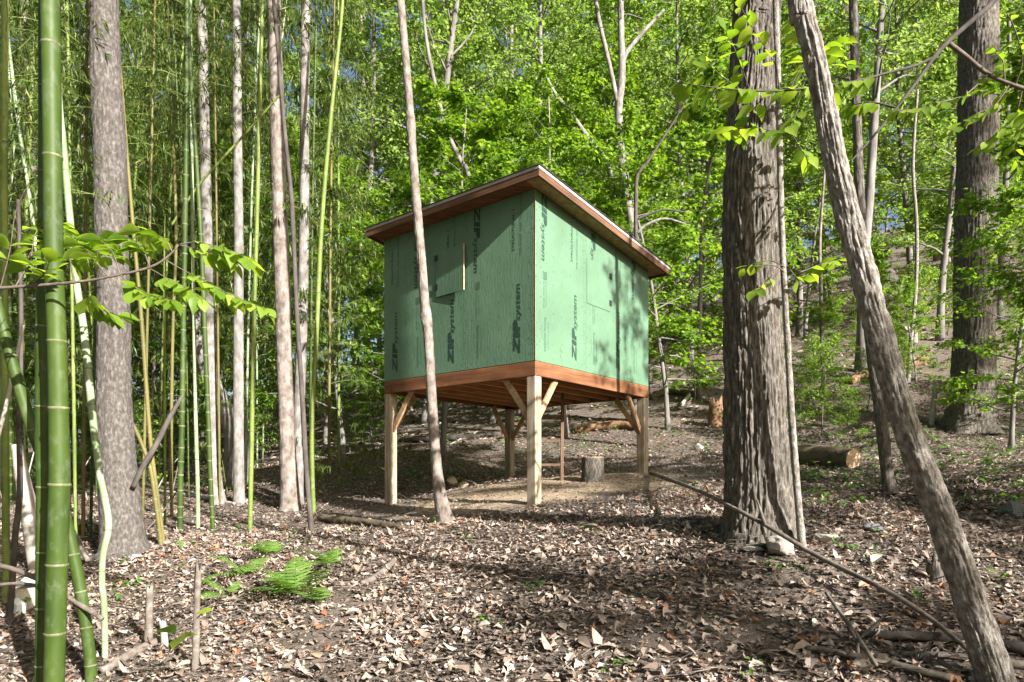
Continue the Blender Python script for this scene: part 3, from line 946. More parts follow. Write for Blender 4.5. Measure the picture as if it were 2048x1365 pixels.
while n < 42:
    y = rg.uniform(17, 75); x = y * rg.uniform(-.95, 1.0)
    if not free(x, y, 2.4): continue
    plant_tree('tall', n, x, y, rg.uniform(0, 6.28), rg.uniform(.8, 1.2), 'tall_forest_tree', 'tall tree with bare grey trunk ' + zone(x, y), 'tree',
               'tall grey trunks ' + zone(x, y), 0, rg.normal(0, .035)); n += 1
n = 0
while n < 46:
    y = rg.uniform(12.5, 30); x = y * rg.uniform(-.85, .9)
    if abs(x - .1) < 2.6 and y < 14: continue
    if -.05 < x / y < .33 and y < 20: continue
    if x / y > .25 and rg.random() < .15: continue
    if not free(x, y, 1.0): continue
    plant_tree('shrub', n, x, y, rg.uniform(0, 6.28), rg.uniform(.5, 1.0), 'shrub', 'low green leafy shrub ' + zone(x, y), 'shrub',
               'leafy shrubs ' + zone(x, y)); n += 1
# the wood goes on beside and behind the camera: these throw the dappled shade
for i, (x, y, s, k) in enumerate([(9.5, 2.5, .75, 'low'), (10.6, -4.6, .47, 'low'), (23, 1, .9, 'tall'), (18.6, -8.2, .8, 'tall'), (12.2, -7.0, .57, 'tall'), (5.0, -9.5, .8, 'low'),
                                  (-3.5, -4.0, .8, 'low'), (-7.5, -1.5, .8, 'low'), (-7.5, 3.2, .7, 'low'), (-11, 5.5, .8, 'low'), (-1, -8, .9, 'low'), (-6, -8, .9, 'low'), (-12, -4, .9, 'low'), (-14, 9, .9, 'tall'), (-16, 2, .9, 'low'), (3, -16, 1, 'low')]):
    plant_tree(k, i, x, y, i * 1.7, s, 'forest_tree', 'woodland tree standing outside the view beside the clearing', 'tree', 'trees around the clearing')

# ------------------------------------------------------------------ trunks one can tell apart
def furrow(k, kz, amp, fine=60, seed=0.0, wid=2.6):
    def f(th, L, rr):
        w = .10 * (vnoise(np.cos(th) * 2 + seed, np.sin(th) * 2, L * 1.7) - .5)
        t2 = th + w
        a = vnoise(np.cos(t2) * rr * k + 31 + seed, np.sin(t2) * rr * k + 17, L * kz)
        b = vnoise(np.cos(th) * rr * fine + 5 + seed, np.sin(th) * rr * fine + 9, L * fine * .22)
        d = np.minimum(1, np.abs(2 * a - 1) * wid)
        c = vnoise(np.cos(t2) * rr * k * .5 + 71 + seed, np.sin(t2) * rr * k * .5 + 3, L * kz * 3.2)
        d = d * (.55 + .45 * np.minimum(1, np.abs(2 * c - 1) * 4))
        lump = vnoise(np.cos(th) * 1.2 + seed, np.sin(th) * 1.2 + 40, L * .9) - .5
        return amp * (d - .6) + amp * .35 * (b - .5) + lump * rr * .10
    return f
def flare(lobes, amp, h, seed):
    def f(th, L, rr):
        g = np.exp(-L / h)
        return rr * amp * g * (.5 + .5 * np.cos(lobes * th + seed) + .4 * np.cos(2 * th + seed * 2))
    return f
def both(*fs):
    return lambda th, L, rr: sum(f(th, L, rr) for f in fs)

def px_path(pts, Y, lean=0.0):
    """(px, py, width px) rows, any order, at distance Y (lean adds distance per metre of height)"""
    out = []
    for x, y, w in pts:
        z = (HOR - y) / F_PX * Y
        YY = Y + lean * z
        p = at(x, y, YY)
        out.append((*p, w / 2 / F_PX * YY))
    return np.array(out)

def trunk(name, label, pts, mat, Y=None, base=None, n=14, step=.12, disp=None, ztop=11.0, crown=None, csc=.5, cat='tree', group=None, lean=0.0, cz=-2.0, extra=None):
    """pts run from the base upwards"""
    if Y is None:
        b = hit(*(base or pts[0][:2])); Y = b[1]
    q = px_path(pts, Y, lean)
    g = float(gz(q[0][0], q[0][1]))
    if q[0][2] > g - .1:
        q = np.concatenate([[[q[0][0], q[0][1], g - .14, q[0][3] * 1.08]], q])
    if ztop and q[-1][2] < ztop:
        d = q[-1][:3] - q[-2][:3]; d /= np.linalg.norm(d)
        d2 = d * .6 + np.array([0, 0, .4]); d2 /= np.linalg.norm(d2)
        L = ztop - q[-1][2]
        q = np.concatenate([q, [[*(q[-1][:3] + d2 * L * .5), q[-1][3] * .85], [*(q[-1][:3] + d2 * L), q[-1][3] * .5]]])
    root = empty(name, (q[0][0], q[0][1], g), label, cat, group)
    S = smooth_path(q, step)
    hi = S[:, 2] > .75 * Y
    kp = ~hi | (np.arange(len(S)) % max(1, int(.15 / step)) == 0); kp[-1] = True
    S = S[kp]
    V, Fs = tube(S[:, :3], S[:, 3], n, disp)
    link('trunk', mesh_np('trunk', V, Fs, None, True), mat, root)
    if crown is not None:
        kind, var = crown
        w, l = LIB[kind][var]
        for nm, me in (('limbs', w), ('crown', l)):
            o = local(nm, me, root)
            o.location = Vector(S[-1][:3]) - Vector(root.location) + Vector((0, 0, cz))
            o.scale = (csc, csc, csc); o.rotation_euler = (0, 0, var * 2.1 + len(label))
    return root, S, Y

# big furrowed trunk with the thin stem against it
bigT, bigS, Yb = trunk('furrowed_tree', 'massive furrowed brown trunk standing beside the green playhouse',
    [(1522, 1078, 160), (1520, 1045, 140), (1517, 1000, 127), (1514, 900, 119), (1511, 800, 113), (1504, 600, 106), (1500, 440, 103), (1505, 250, 94), (1512, 60, 89), (1516, -60, 86)],
    M['bark_ridge'], Y=5.8, n=260, step=.016, disp=both(furrow(46, 5.5, .020, 120, 0.0, 1.9), furrow(24, 2.2, .016, 60, 5.0, 2.2), flare(5, .20, .35, 1.0)), ztop=12, crown=('tall', 0), csc=.42)
trunk('slender_stem', 'thin grey stem rising right against the massive furrowed trunk', [(1606, 1112, 17), (1600, 1050, 15), (1592, 950, 14), (1584, 850, 14), (1576, 700, 12), (1566, 520, 12), (1560, 330, 12), (1556, 150, 11), (1550, -40, 11)],
      M['bark_grey'], Y=Yb - .42, n=14, step=.03, disp=furrow(60, 6, .004, 120, 3.0), ztop=8)
# leaning trunk in front on the right
trunk('leaning_tree', 'grey trunk leaning across the lower corner beyond the furrowed trunk',
    [(1994, 1385, 68), (1988, 1350, 64), (1950, 1230, 59), (1908, 1100, 55), (1864, 985, 52), (1825, 885, 49), (1790, 780, 48), (1762, 680, 47), (1728, 550, 46), (1698, 440, 44), (1672, 330, 41), (1652, 232, 40), (1628, 110, 40), (1600, 0, 39), (1588, -60, 38)],
    M['bark_grey'], base=(1990, 1372), n=150, step=.010, disp=both(furrow(56, 9.0, .007, 150, 7.0, 2.0), furrow(30, 3.4, .009, 110, 17.0, 3.2), flare(4, .15, .2, .5)), ztop=9, crown=('low', 0), csc=.3)
# right far ridged trunk
trunk('ridged_tree', 'straight ridged grey brown trunk near the frame edge past the leaning trunk',
    [(1942, 858, 100), (1944, 830, 86), (1946, 780, 76), (1948, 680, 73), (1952, 465, 72), (1956, 250, 70), (1958, 0, 68), (1958, -60, 66)],
    M['bark_ridge'], n=160, step=.03, disp=both(furrow(36, 4.2, .022, 80, 13.0, 1.8), flare(5, .2, .4, 2.0)), ztop=13, crown=('tall', 1), csc=.5)
# left grey brown trunk
trunk('smooth_grey_tree', 'thick grey brown trunk standing among the bamboo stems',
    [(250, 1106, 100), (247, 1080, 82), (240, 1000, 73), (231, 873, 66), (228, 740, 61), (228, 640, 59), (222, 450, 58), (220, 300, 58), (212, 150, 54), (208, 0, 51), (206, -60, 51)],
    M['bark_left'], n=96, step=.022, disp=both(furrow(55, 8, .008, 130, 21.0), flare(4, .14, .3, 2.5), lambda th, L, rr: .006 * np.maximum(0, np.sin(L * 4.1 + 1.2 * np.sin(th) + 3 * np.sin(L * .9))) ** 6), ztop=12, crown=('tall', 2), csc=.42)
# trunk in front of the left wall
trunk('bare_young_tree', 'slender pinkish bare trunk curving up past the green left wall',
    [(892, 1046, 40), (888, 1030, 30), (880, 990, 25), (873, 930, 21), (867, 850, 20), (862, 770, 19), (857, 680, 19), (849, 600, 19), (841, 500, 18), (835, 430, 18), (827, 330, 17), (818, 200, 16), (808, 80, 15), (801, 0, 15), (797, -60, 14)],
    M['bark_front'], n=60, step=.02, disp=both(furrow(60, 16, .005, 120, 33.0), lambda th, L, rr: .012 * np.maximum(0, np.sin(L * 2.6 + .8)) ** 24), ztop=10, crown=('low', 1), csc=.22)
trunk('pale_tree', 'slim pale trunk with an arched base among the bamboo, nearest the thick grey trunk',
    [(436, 1008, 34), (430, 960, 26), (425, 850, 22), (420, 650, 20), (414, 450, 21), (409, 250, 19), (404, 0, 18), (402, -60, 18)], M['bark_pale'], n=30, step=.05, disp=furrow(50, 8, .004, 90, 2.0), ztop=12, crown=('tall', 0), csc=.3)
trunk('pale_tree', 'straight slim silvery trunk, second of the pale trunks behind the bamboo',
    [(479, 1010, 28), (478, 980, 22), (477, 850, 20), (477, 650, 19), (477, 450, 18), (475, 250, 17), (473, 0, 16), (472, -60, 16)], M['bark_pale'], n=30, step=.05, disp=furrow(50, 8, .004, 90, 12.0), ztop=12, crown=('tall', 1), csc=.3)
trunk('twin_stem_tree', 'thicker brown grey stem of the twin trunk left of the playhouse',
    [(582, 1020, 48), (580, 990, 38), (574, 873, 30), (568, 700, 30), (563, 520, 30), (558, 380, 29), (553, 200, 28), (547, 0, 27), (545, -60, 27)], M['bark_front'], n=60, step=.03, disp=furrow(50, 9, .006, 90, 42.0), ztop=12, crown=('tall', 2), csc=.32)
trunk('twin_stem_tree', 'slimmer pale stem of the twin trunk left of the playhouse',
    [(594, 1018, 30), (595, 980, 24), (597, 850, 21), (602, 720, 21), (606, 560, 21), (608, 430, 20), (609, 250, 18), (612, 0, 17), (613, -60, 17)], M['bark_pale'], base=(594, 1008), n=40, step=.04, disp=furrow(50, 9, .004, 90, 52.0), ztop=12, crown=('tall', 0), csc=.3)
trunk('dark_sapling', 'thin dark crooked stem crossing in front of the twin trunk',
    [(624, 1068, 13), (620, 1030, 10), (612, 930, 10), (607, 840, 10), (601, 740, 9), (594, 632, 9), (588, 500, 9), (583, 400, 9), (572, 290, 8), (563, 190, 8), (555, 90, 7), (545, -30, 7)], M['bark_dark'], n=12, step=.05, disp=furrow(80, 10, .003, 120, 9.0), ztop=8)
trunk('thin_trunk', 'thin straight trunk standing close behind the leaning grey trunk',
    [(1781, 988, 32), (1776, 960, 24), (1768, 890, 23), (1757, 800, 22), (1745, 720, 20), (1732, 600, 19), (1722, 450, 18), (1714, 250, 17), (1706, 0, 16), (1704, -60, 16)], M['bark_ridge'], n=40, step=.03, disp=furrow(50, 6, .006, 100, 61.0), ztop=11, crown=('low', 2), csc=.25)
trunk('slope_sapling', 'thin brown sapling on the slope between the furrowed and leaning trunks', [(1647, 795, 12), (1646, 740, 9), (1643, 660, 8), (1642, 580, 7), (1640, 480, 6), (1650, 330, 5)], M['bark_front'], n=8, ztop=None)
trunk('slope_sapling', 'thin grey sapling rising right of the leaning trunk', [(1816, 765, 9), (1822, 680, 8), (1832, 570, 7), (1833, 450, 7), (1826, 330, 6), (1835, 180, 5)], M['bark_grey'], n=8, ztop=None)
trunk('dark_far_tree', 'dark far trunk up the slope beyond the top of the leaning trunk', [(1772, 562, 44), (1755, 520, 30), (1735, 440, 27), (1718, 330, 26), (1704, 200, 25), (1692, 80, 23), (1688, -60, 22)], M['bark_dark'], base=(1772, 566), n=24, step=.12, disp=furrow(16, 2, .02, 40, 3.3), ztop=18, crown=('tall', 1), csc=.6)
trunk('fallen_leaning_trunk', 'grey dead trunk leaning diagonally on the far slope', [(1925, 505, 26), (1880, 455, 25), (1825, 385, 24), (1775, 305, 22), (1735, 230, 20)], M['bark_far'], base=(1925, 512), n=12, ztop=None)
trunk('leaning_pole_trunk', 'slim pale trunk leaning back behind the roof near its low corner of leaves', [(985, 640, 13), (942, 372, 10), (920, 320, 9.5), (893, 259, 9), (868, 160, 8), (850, 60, 7), (842, -60, 6)], M['bark_far'], Y=19, n=10, ztop=None)
trunk('leaning_butt', 'thick pale trunk butt leaning at the foot of the bamboo', [(472, 868, 44), (452, 830, 40), (430, 780, 36), (405, 700, 30), (388, 600, 24)], M['bark_pale'], Y=13.5, n=24, step=.06, disp=furrow(30, 6, .008, 70, 8.0), ztop=None)
# forked pale tree behind the roof
fT, fS, Yf = trunk('forked_pale_tree', 'pale grey tree with a forking trunk rising behind the low end of the roof',
    [(1275, 640, 26), (1270, 520, 22), (1264, 450, 20), (1257, 410, 19), (1248, 349, 18), (1240, 290, 17), (1238, 216, 15), (1244, 150, 15), (1242, 60, 13), (1240, -60, 12)], M['bark_pale'], Y=16.5, n=16, step=.08, disp=furrow(30, 6, .006, 60, 4.0), ztop=11, crown=('under', 0), csc=.55)
def limb(root, pts, Y, mat, n=8, name='limb'):
    q = px_path(pts, Y); S = smooth_path(q, .08)
    return link(name, mesh_np(name, *tube(S[:, :3], S[:, 3], n), None, True), mat, root)
limb(fT, [(1232, 375, 12), (1211, 322, 12), (1185, 289, 11), (1145, 232, 9), (1105, 179, 7), (1080, 120, 5)], Yf, M['bark_pale'])
limb(fT, [(1238, 216, 11), (1231, 186, 10), (1218, 126, 9), (1200, 50, 9), (1186, -30, 8)], Yf, M['bark_pale'])
limb(fT, [(1246, 125, 10), (1255, 103, 9), (1288, 63, 8), (1328, 20, 6)], Yf, M['bark_pale'])
# dark slender sapling at the roof's low end
sT, sS, Ys = trunk('dark_sapling', 'thin dark crooked sapling rising just past the low end of the roof', [(1290, 760, 12), (1280, 600, 9), (1272, 473, 8), (1272, 400, 8), (1275, 350, 7), (1295, 325, 6), (1311, 300, 5), (1350, 240, 4), (1375, 200, 3)], M['bark_dark'], Y=14.2, n=8, ztop=None)
limb(sT, [(1272, 440, 5), (1300, 428, 5), (1330, 420, 4), (1370, 425, 3)], Ys, M['bark_dark'])
limb(sT, [(1274, 468, 7), (1290, 452, 6), (1330, 438, 5), (1380, 452, 3)], Ys, M['bark_pale'])
# small leafy growth hung on saplings
for i, (px_, py_, sc_) in enumerate([(1650, 800, .55), (1832, 770, .6), (700, 905, .42), (1390, 800, .5), (745, 910, .4), (1300, 790, .5)]):
    p = hit(px_, py_)
    plant_tree('under', i + 1, p[0], p[1], i * 2.2, sc_ * .55, 'leafy_sapling', ['leafy sapling on the slope between the furrowed and leaning trunks', 'leafy sapling past the leaning trunk', 'leafy sapling left of the near left post',
               'leafy sapling between playhouse and furrowed trunk', 'leafy sapling close behind the left post', 'leafy sapling past the right post'][i], 'sapling', None)
for i in range(14):
    r_ = np.random.default_rng(700 + i)
    y = r_.uniform(12.5, 20); x = y * r_.uniform(.30, .78)
    plant_tree('shrub', i, x, y, i, r_.uniform(.3, .55), 'shrub', 'low green leafy shrub ' + zone(x, y), 'shrub', 'leafy shrubs ' + zone(x, y))
# leafy tree just outside the right edge, its layered sprays reach into view
for i, (x, y, s, rz) in enumerate([(6.9, 7.6, .62, .3), (6.6, 5.9, .6, 2.2), (8.6, 11.5, .6, 4.0)]):
    plant_tree('under', 2 * i, x, y, rz, s, 'edge_tree', 'leafy young tree at the right edge, ' + ['its sprays over the ridged trunk', 'its low sprays nearest the camera', 'standing behind the ridged trunk'][i], 'tree', None)

# ------------------------------------------------------------------ bamboo
def bamboo_foliage(mb, wood, p, rg, n=8, L=.9, size=.13):
    """one side branch with fans of narrow drooping leaves"""
    az = rg.uniform(0, 6.28)
    d = np.array([math.cos(az), math.sin(az), rg.uniform(.5, 1.1)]); d /= np.linalg.norm(d)
    B = rand_path(rg, p, d, L * rg.uniform(.6, 1.2), 6, .13, -.16)
    wood.add(*tube(B, np.linspace(.004, .0015, 7), 3, caps=False))
    pos = []; yaw = []; tl = []
    for j in range(n):
        t = rg.uniform(.25, 1) * 6; k = min(int(t), 5)
        s = B[k] + (B[k + 1] - B[k]) * (t - k)
        a0 = rg.uniform(0, 6.28)
        e = s + np.array([math.cos(a0), math.sin(a0), .1]) * rg.uniform(.05, .22)
        m = rg.integers(4, 8)
        pos.append(np.tile(e, (m, 1)) + rg.normal(0, .012, (m, 3))); yaw.append(a0 - 1.57 + rg.normal(0, .6, m)); tl.append(rg.normal(-.75, .4, m))
    pos = np.concatenate(pos); yaw = np.concatenate(yaw); tl = np.concatenate(tl); m = len(pos)
    scatter(mb, NARROW, pos, rot_mats(yaw, tl, rg.normal(0, .5, m)), size * rg.uniform(.7, 1.3, m), np.clip(rg.normal(.45, .27, m), 0, 1))

def culm_mesh(S, zn):
    """tube with a small swelling at every node"""
    z = S[:, 2]; r = S[:, 3].copy()
    for q in zn:
        r = r * (1 + .07 * np.exp(-((z - q) / (.22 * r.mean() + .003)) ** 2))
    return tube(S[:, :3], r, 14 if r.mean() > .02 else 7)

def ring(S, q, w=1.10, h=.16, n=16):
    k = np.argmin(np.abs(S[:, 2] - q)); p = S[k][:3]; r = S[k][3]
    a = S[min(k + 1, len(S) - 1)][:3] - S[max(k - 1, 0)][:3]; a = a / np.linalg.norm(a)
    ts = np.array([-1, -.45, .1, .45, 1]); ww = np.array([1.0, w, w * .985, w * 1.02, 1.0])
    P = p + np.outer(ts * r * h, a)
    if n < 16: P, ww = P[[0, 1, 3, 4]], ww[[0, 1, 3, 4]]
    return tube(P, r * ww, n, caps=False)

def bamboo(label, pts, mat, Y=None, base=None, nodes=None, pitch=.32, fol=None, seed=0, ztop=8.0, rings=False, group='bamboo stems', nfol=9, size=.13):
    if Y is None: Y = hit(*(base or pts[0][:2]))[1]
    q = px_path(pts, Y)
    g = float(gz(q[0][0], q[0][1]))
    if q[0][2] > g - .05: q = np.concatenate([[[q[0][0], q[0][1], g - .08, q[0][3]]], q])
    if q[-1][2] < ztop:
        d = q[-1][:3] - q[-2][:3]; d /= np.linalg.norm(d)
        L = ztop - q[-1][2]
        q = np.concatenate([q, [[*(q[-1][:3] + d * L * .5), q[-1][3] * .9], [*(q[-1][:3] + d * L), q[-1][3] * .6]]])
    r_ = np.random.default_rng(100 + seed)
    if nodes is not None: zn = [(HOR - y) / F_PX * Y for y in nodes]
    else:
        zn = []; z = g + .05; p_ = pitch * .45
        while z < q[-1][2]: zn.append(z); p_ = min(p_ * 1.06, pitch); z += p_ * r_.uniform(.92, 1.08)
    root = empty('bamboo_culm', (q[0][0], q[0][1], g), label, 'bamboo', group)
    S = smooth_path(q, .018 if rings else .06)
    V, Fs = culm_mesh(S, zn)
    link('culm', mesh_np('culm', V, Fs, None, True), mat, root)
    zt = min(S[-1][2], .78 * Y)
    if rings:
        for q_ in zn:
            if S[0][2] < q_ < zt: link('node_ring', mesh_np('node_ring', *ring(S, q_), None, True), M['bam_node'], root)
    else:
        mb = MB()
        for q_ in zn:
            if S[0][2] < q_ < zt: mb.add(*ring(S, q_, 1.13, .3, 8))
        if mb.n: tag(link('node_rings', mb.mesh('node_rings', True), M['bam_node'], root), kind='stuff')
    if fol is not None:
        lv, wd = MB(), MB()
        for q_ in np.arange(fol, S[-1][2] + .3, .22):
            k = np.argmin(np.abs(S[:, 2] - q_))
            for _ in range(2 if r_.random() < .6 else 1): bamboo_foliage(lv, wd, S[k][:3], r_, nfol, .95, size)
        link('foliage', lv.mesh('foliage'), M['leaf_bamboo'], root)
        link('branchlets', wd.mesh('branchlets'), M['bam_light'], root)
    return root
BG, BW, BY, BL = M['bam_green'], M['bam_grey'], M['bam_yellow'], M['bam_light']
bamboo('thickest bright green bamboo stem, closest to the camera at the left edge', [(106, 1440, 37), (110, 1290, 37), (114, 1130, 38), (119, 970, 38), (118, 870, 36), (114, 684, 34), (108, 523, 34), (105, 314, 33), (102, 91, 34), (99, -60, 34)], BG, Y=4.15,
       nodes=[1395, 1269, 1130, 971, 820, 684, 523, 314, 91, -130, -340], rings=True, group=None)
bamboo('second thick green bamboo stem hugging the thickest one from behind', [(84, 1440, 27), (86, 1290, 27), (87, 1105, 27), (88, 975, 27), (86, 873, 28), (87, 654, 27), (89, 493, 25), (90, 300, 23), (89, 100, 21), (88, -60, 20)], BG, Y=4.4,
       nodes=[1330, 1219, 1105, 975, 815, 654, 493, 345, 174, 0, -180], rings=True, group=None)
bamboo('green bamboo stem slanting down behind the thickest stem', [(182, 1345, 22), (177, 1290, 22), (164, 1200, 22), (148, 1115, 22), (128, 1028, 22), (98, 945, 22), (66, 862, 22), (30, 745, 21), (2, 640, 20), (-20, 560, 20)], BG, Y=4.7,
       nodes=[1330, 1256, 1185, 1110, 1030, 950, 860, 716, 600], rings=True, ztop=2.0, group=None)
bamboo('kinked grey green bamboo stem in front of the thick grey trunk', [(210, 1330, 12), (210, 1290, 12), (208, 1205, 12), (204, 1167, 12), (206, 1110, 12), (217, 1055, 13), (210, 1000, 13), (198, 940, 13), (186, 840, 14), (178, 760, 14), (166, 650, 14), (152, 560, 13), (140, 440, 13), (128, 300, 12), (118, 190, 11), (110, 0, 10), (106, -60, 10)], BW, Y=5.0,
       nodes=[1280, 1213, 1140, 1062, 996, 941, 870, 811, 740, 670, 600, 520, 430, 340, 250, 160, 60], rings=True, group=None)
bamboo('pale bamboo stem along the very left edge', [(12, 1140, 13), (11, 900, 13), (9, 600, 13), (8, 300, 13), (10, 0, 13)], BL, Y=6.2, rings=True, group=None, fol=2.4, seed=1)
bamboo('straight dark green bamboo stem right of the thick grey trunk', [(360, 1066, 11), (361, 960, 11), (364, 840, 11), (367, 640, 10), (371, 400, 10), (373, 150, 9), (374, -40, 9)], BG, base=(360, 1066), fol=4.6, seed=2, group=None)
bamboo('green bamboo stem leaning slightly left, right of the straight dark one', [(426, 1066, 9), (421, 960, 9), (417, 850, 9), (411, 700, 9), (402, 480, 9), (390, 280, 8), (380, 120, 8), (372, -40, 7)], BG, base=(426, 1066), fol=4.6, seed=3, group=None)
bamboo('grey waxy bamboo stem between the two dark green ones', [(396, 1058, 8), (395, 960, 8), (392, 850, 8), (388, 650, 7), (385, 450, 7), (383, 250, 7), (381, 0, 6)], BW, base=(396, 1058), fol=4.8, seed=4, group=None)
bamboo('slim green bamboo stem before the silvery trunk', [(500, 1063, 9), (502, 950, 9), (504, 840, 9), (508, 640, 8), (514, 440, 8), (519, 220, 8), (525, 0, 7)], BL, base=(500, 1063), fol=4.9, seed=5, group=None)
bamboo('bright yellow green bamboo stem nearest the playhouse', [(627, 1028, 9), (624, 870, 9), (634, 650, 9), (643, 453, 9), (660, 250, 8), (680, 63, 7), (688, -40, 6)], BL, base=(627, 1028), seed=6, group=None)
bamboo('yellow brown bamboo stem bending past the thick grey trunk', [(327, 1090, 9), (310, 960, 9), (300, 873, 8), (283, 640, 8), (266, 453, 7), (241, 150, 7), (232, 0, 6)], BY, base=(327, 1090), seed=7, fol=4.8, group=None)
bamboo('short yellow bamboo stem crossing the yellow brown one', [(322, 1090, 9), (312, 1010, 9), (300, 935, 8), (280, 880, 8), (261, 840, 7), (225, 770, 6)], BY, base=(322, 1092), seed=8, ztop=1.2, group=None)
bamboo('pale thin bamboo stem slanting behind the top of the thick grey trunk', [(250, 1020, 7), (235, 700, 7), (210, 430, 7), (191, 299, 7), (170, 130, 7), (154, 0, 6)], BW, Y=8.6, seed=9, fol=3.2, group=None)
bamboo('grey thin bamboo stem slanting beside the pale left edge stem', [(110, 1000, 7), (82, 600, 7), (60, 400, 7), (40, 270, 7), (20, 110, 6), (10, 0, 6)], BW, Y=7.2, seed=10, fol=2.6, group=None)
bamboo('faint thin bamboo stem left of the straight dark green one', [(344, 1034, 7), (342, 900, 7), (346, 650, 6), (352, 450, 6), (340, 146, 5), (334, 0, 5)], BY, base=(344, 1034), seed=11, fol=4.5, group=None)
bamboo('thin yellow green bamboo cane slanting across the pale trunks', [(330, 470, 5), (342, 453, 5), (398, 370, 5), (450, 312, 5), (512, 244, 4), (560, 190, 3)], BL, Y=9.2, seed=12, ztop=2.0, group=None)
for i, (x, yb, w, dx) in enumerate([(152, 1078, 7, -8), (166, 1076, 7, 4), (181, 1086, 6, 10), (140, 1040, 6, -20), (285, 1050, 6, 12), (17, 1010, 12, 3), (33, 1000, 10, 18), (440, 1010, 5, -6)]):
    bamboo('thin bamboo stem by the thick grey trunk', [(x, yb, w), (x + dx * .4, yb - 200, w), (x + dx, yb - 500, w * .9), (x + dx * 1.8, yb - 900, w * .8)], [BL, BY, BG][i % 3], base=(x, yb), seed=20 + i, fol=4.0 if i < 5 else None, group='thin bamboo clump')
rg = np.random.default_rng(77)
nb_ = 0
while nb_ < 27:
    y = rg.uniform(10.5, 18); t_ = rg.uniform(-.80, -.30); x = y * t_
    if nb_ > 23: t_ = rg.uniform(-.33, -.26); x = y * t_
    px_ = 1024 + t_ * F_PX
    pyb = HOR - float(gz(x, y)) / y * F_PX
    ln = rg.normal(0, 25)
    w = rg.uniform(3.2, 5.5)
    bamboo('slim bamboo stem in the grove behind', [(px_, pyb, w), (px_ + ln * .3, pyb - 300, w), (px_ + ln, pyb - 700, w * .9), (px_ + 2 * ln, -40, w * .8)], [BG, BL, BY, BW][nb_ % 4], Y=y, seed=40 + nb_,
           fol=rg.uniform(1.0, 2.6), group='bamboo grove behind', nfol=13, size=.175)
    nb_ += 1
# low bamboo sprays beside the left post
for i, (px_, py_, h) in enumerate([(650, 1000, 1.0), (690, 985, 1.1), (715, 960, 1.2), (790, 1000, 1.9), (455, 985, .9), (735, 935, 1.3)]):
    b = hit(px_, py_); r_ = np.random.default_rng(300 + i)
    root = empty('bamboo_shoot', b, ['low bamboo shoot by the bright yellow green stem', 'low leafy bamboo shoot right of the bright stem', 'taller bamboo shoot left of the left post', 'thin bamboo shoot arching over the left post',
                 'low bamboo shoot before the silvery trunk', 'bamboo shoot behind the left post'][i], 'bamboo', None)
    P = rand_path(r_, b, (r_.normal(0, .15), r_.normal(0, .15), 1), h, 8, .05)
    lv, wd = MB(), MB()
    wd.add(*tube(P, np.linspace(.006, .002, 9), 5))
    for k in range(2, 9):
        bamboo_foliage(lv, wd, P[k], r_, 6, .5, .15)
    link('stem', wd.mesh('stem'), BL, root); link('foliage', lv.mesh('foliage'), M['leaf_bamboo'], root)

# ------------------------------------------------------------------ broad leaved branches close to the camera
BIG = []
for k, (ws, fo, cu) in enumerate([([0, .13, .24, .30, .28, .16, 0], .18, .28), ([0, .16, .29, .31, .22, .1, 0], .3, .4), ([0, .1, .2, .29, .32, .22, 0], .1, .15)]):
    V, F_ = leaf_shape(ws, fo, cu, .012)
    me = mesh_np('leaf', V, [F_], None, True); me.materials.append(M['leaf_big']); BIG.append(me)

def leafy_branch(name, label, main, twigs, Y, leafpx, spacing, seed, mat='twig', dY=.25, droop=-.35, limit=290):
    r_ = np.random.default_rng(seed)
    q = px_path(main, Y)
    root = empty(name, q[0][:3], label, 'branch', None)
    S = smooth_path(q, .03)
    link('stem', mesh_np('stem', *tube(S[:, :3], S[:, 3], 8), None, True), M[mat], root)
    cnt = 0
    for tw in twigs:
        dy = r_.normal(0, dY)
        n = len(tw)
        pts = np.array([[*at(x, y, Y + dy * i / (n - 1)), w / 2 / F_PX * Y] for i, (x, y, w) in enumerate(tw)])
        S = smooth_path(pts, .02)
        link('twig', mesh_np('twig', *tube(S[:, :3], S[:, 3], 6), None, True), M[mat], root)
        L = np.concatenate([[0], np.cumsum(np.linalg.norm(np.diff(S[:, :3], axis=0), axis=1))])
        s = L[-1] * .25; side = 1
        while s < L[-1] and cnt < limit:
            k = min(np.searchsorted(L, s), len(S) - 2)
            p = S[k][:3]; d = S[k + 1][:3] - S[k][:3]; d /= np.linalg.norm(d)
            sd = np.cross(d, Z3); sd /= np.linalg.norm(sd) + 1e-9
            end = s > L[-1] - spacing / F_PX * Y
            yv = d * (1.0 if end else .55) + sd * side * (0.2 if end else .9) + np.array([0, 0, r_.normal(droop, .3)])
            yv /= np.linalg.norm(yv)
            up = Z3 + r_.normal(0, .35, 3); xv = np.cross(yv, up); xv /= np.linalg.norm(xv); zv = np.cross(xv, yv)
            o = bpy.data.objects.new('leaf', BIG[r_.integers(0, 3)]); COL.objects.link(o); o.parent = root
            sc = leafpx / F_PX * Y * r_.uniform(.65, 1.25)
            m = Matrix(((xv[0], yv[0], zv[0], 0), (xv[1], yv[1], zv[1], 0), (xv[2], yv[2], zv[2], 0), (0, 0, 0, 1)))
            o.matrix_local = Matrix.Translation(Vector(p) - Vector(root.location)) @ m @ Matrix.Scale(sc, 4)
            cnt += 1; side = -side
            s += spacing / F_PX * Y * r_.uniform(.6, 1.3)
    return root
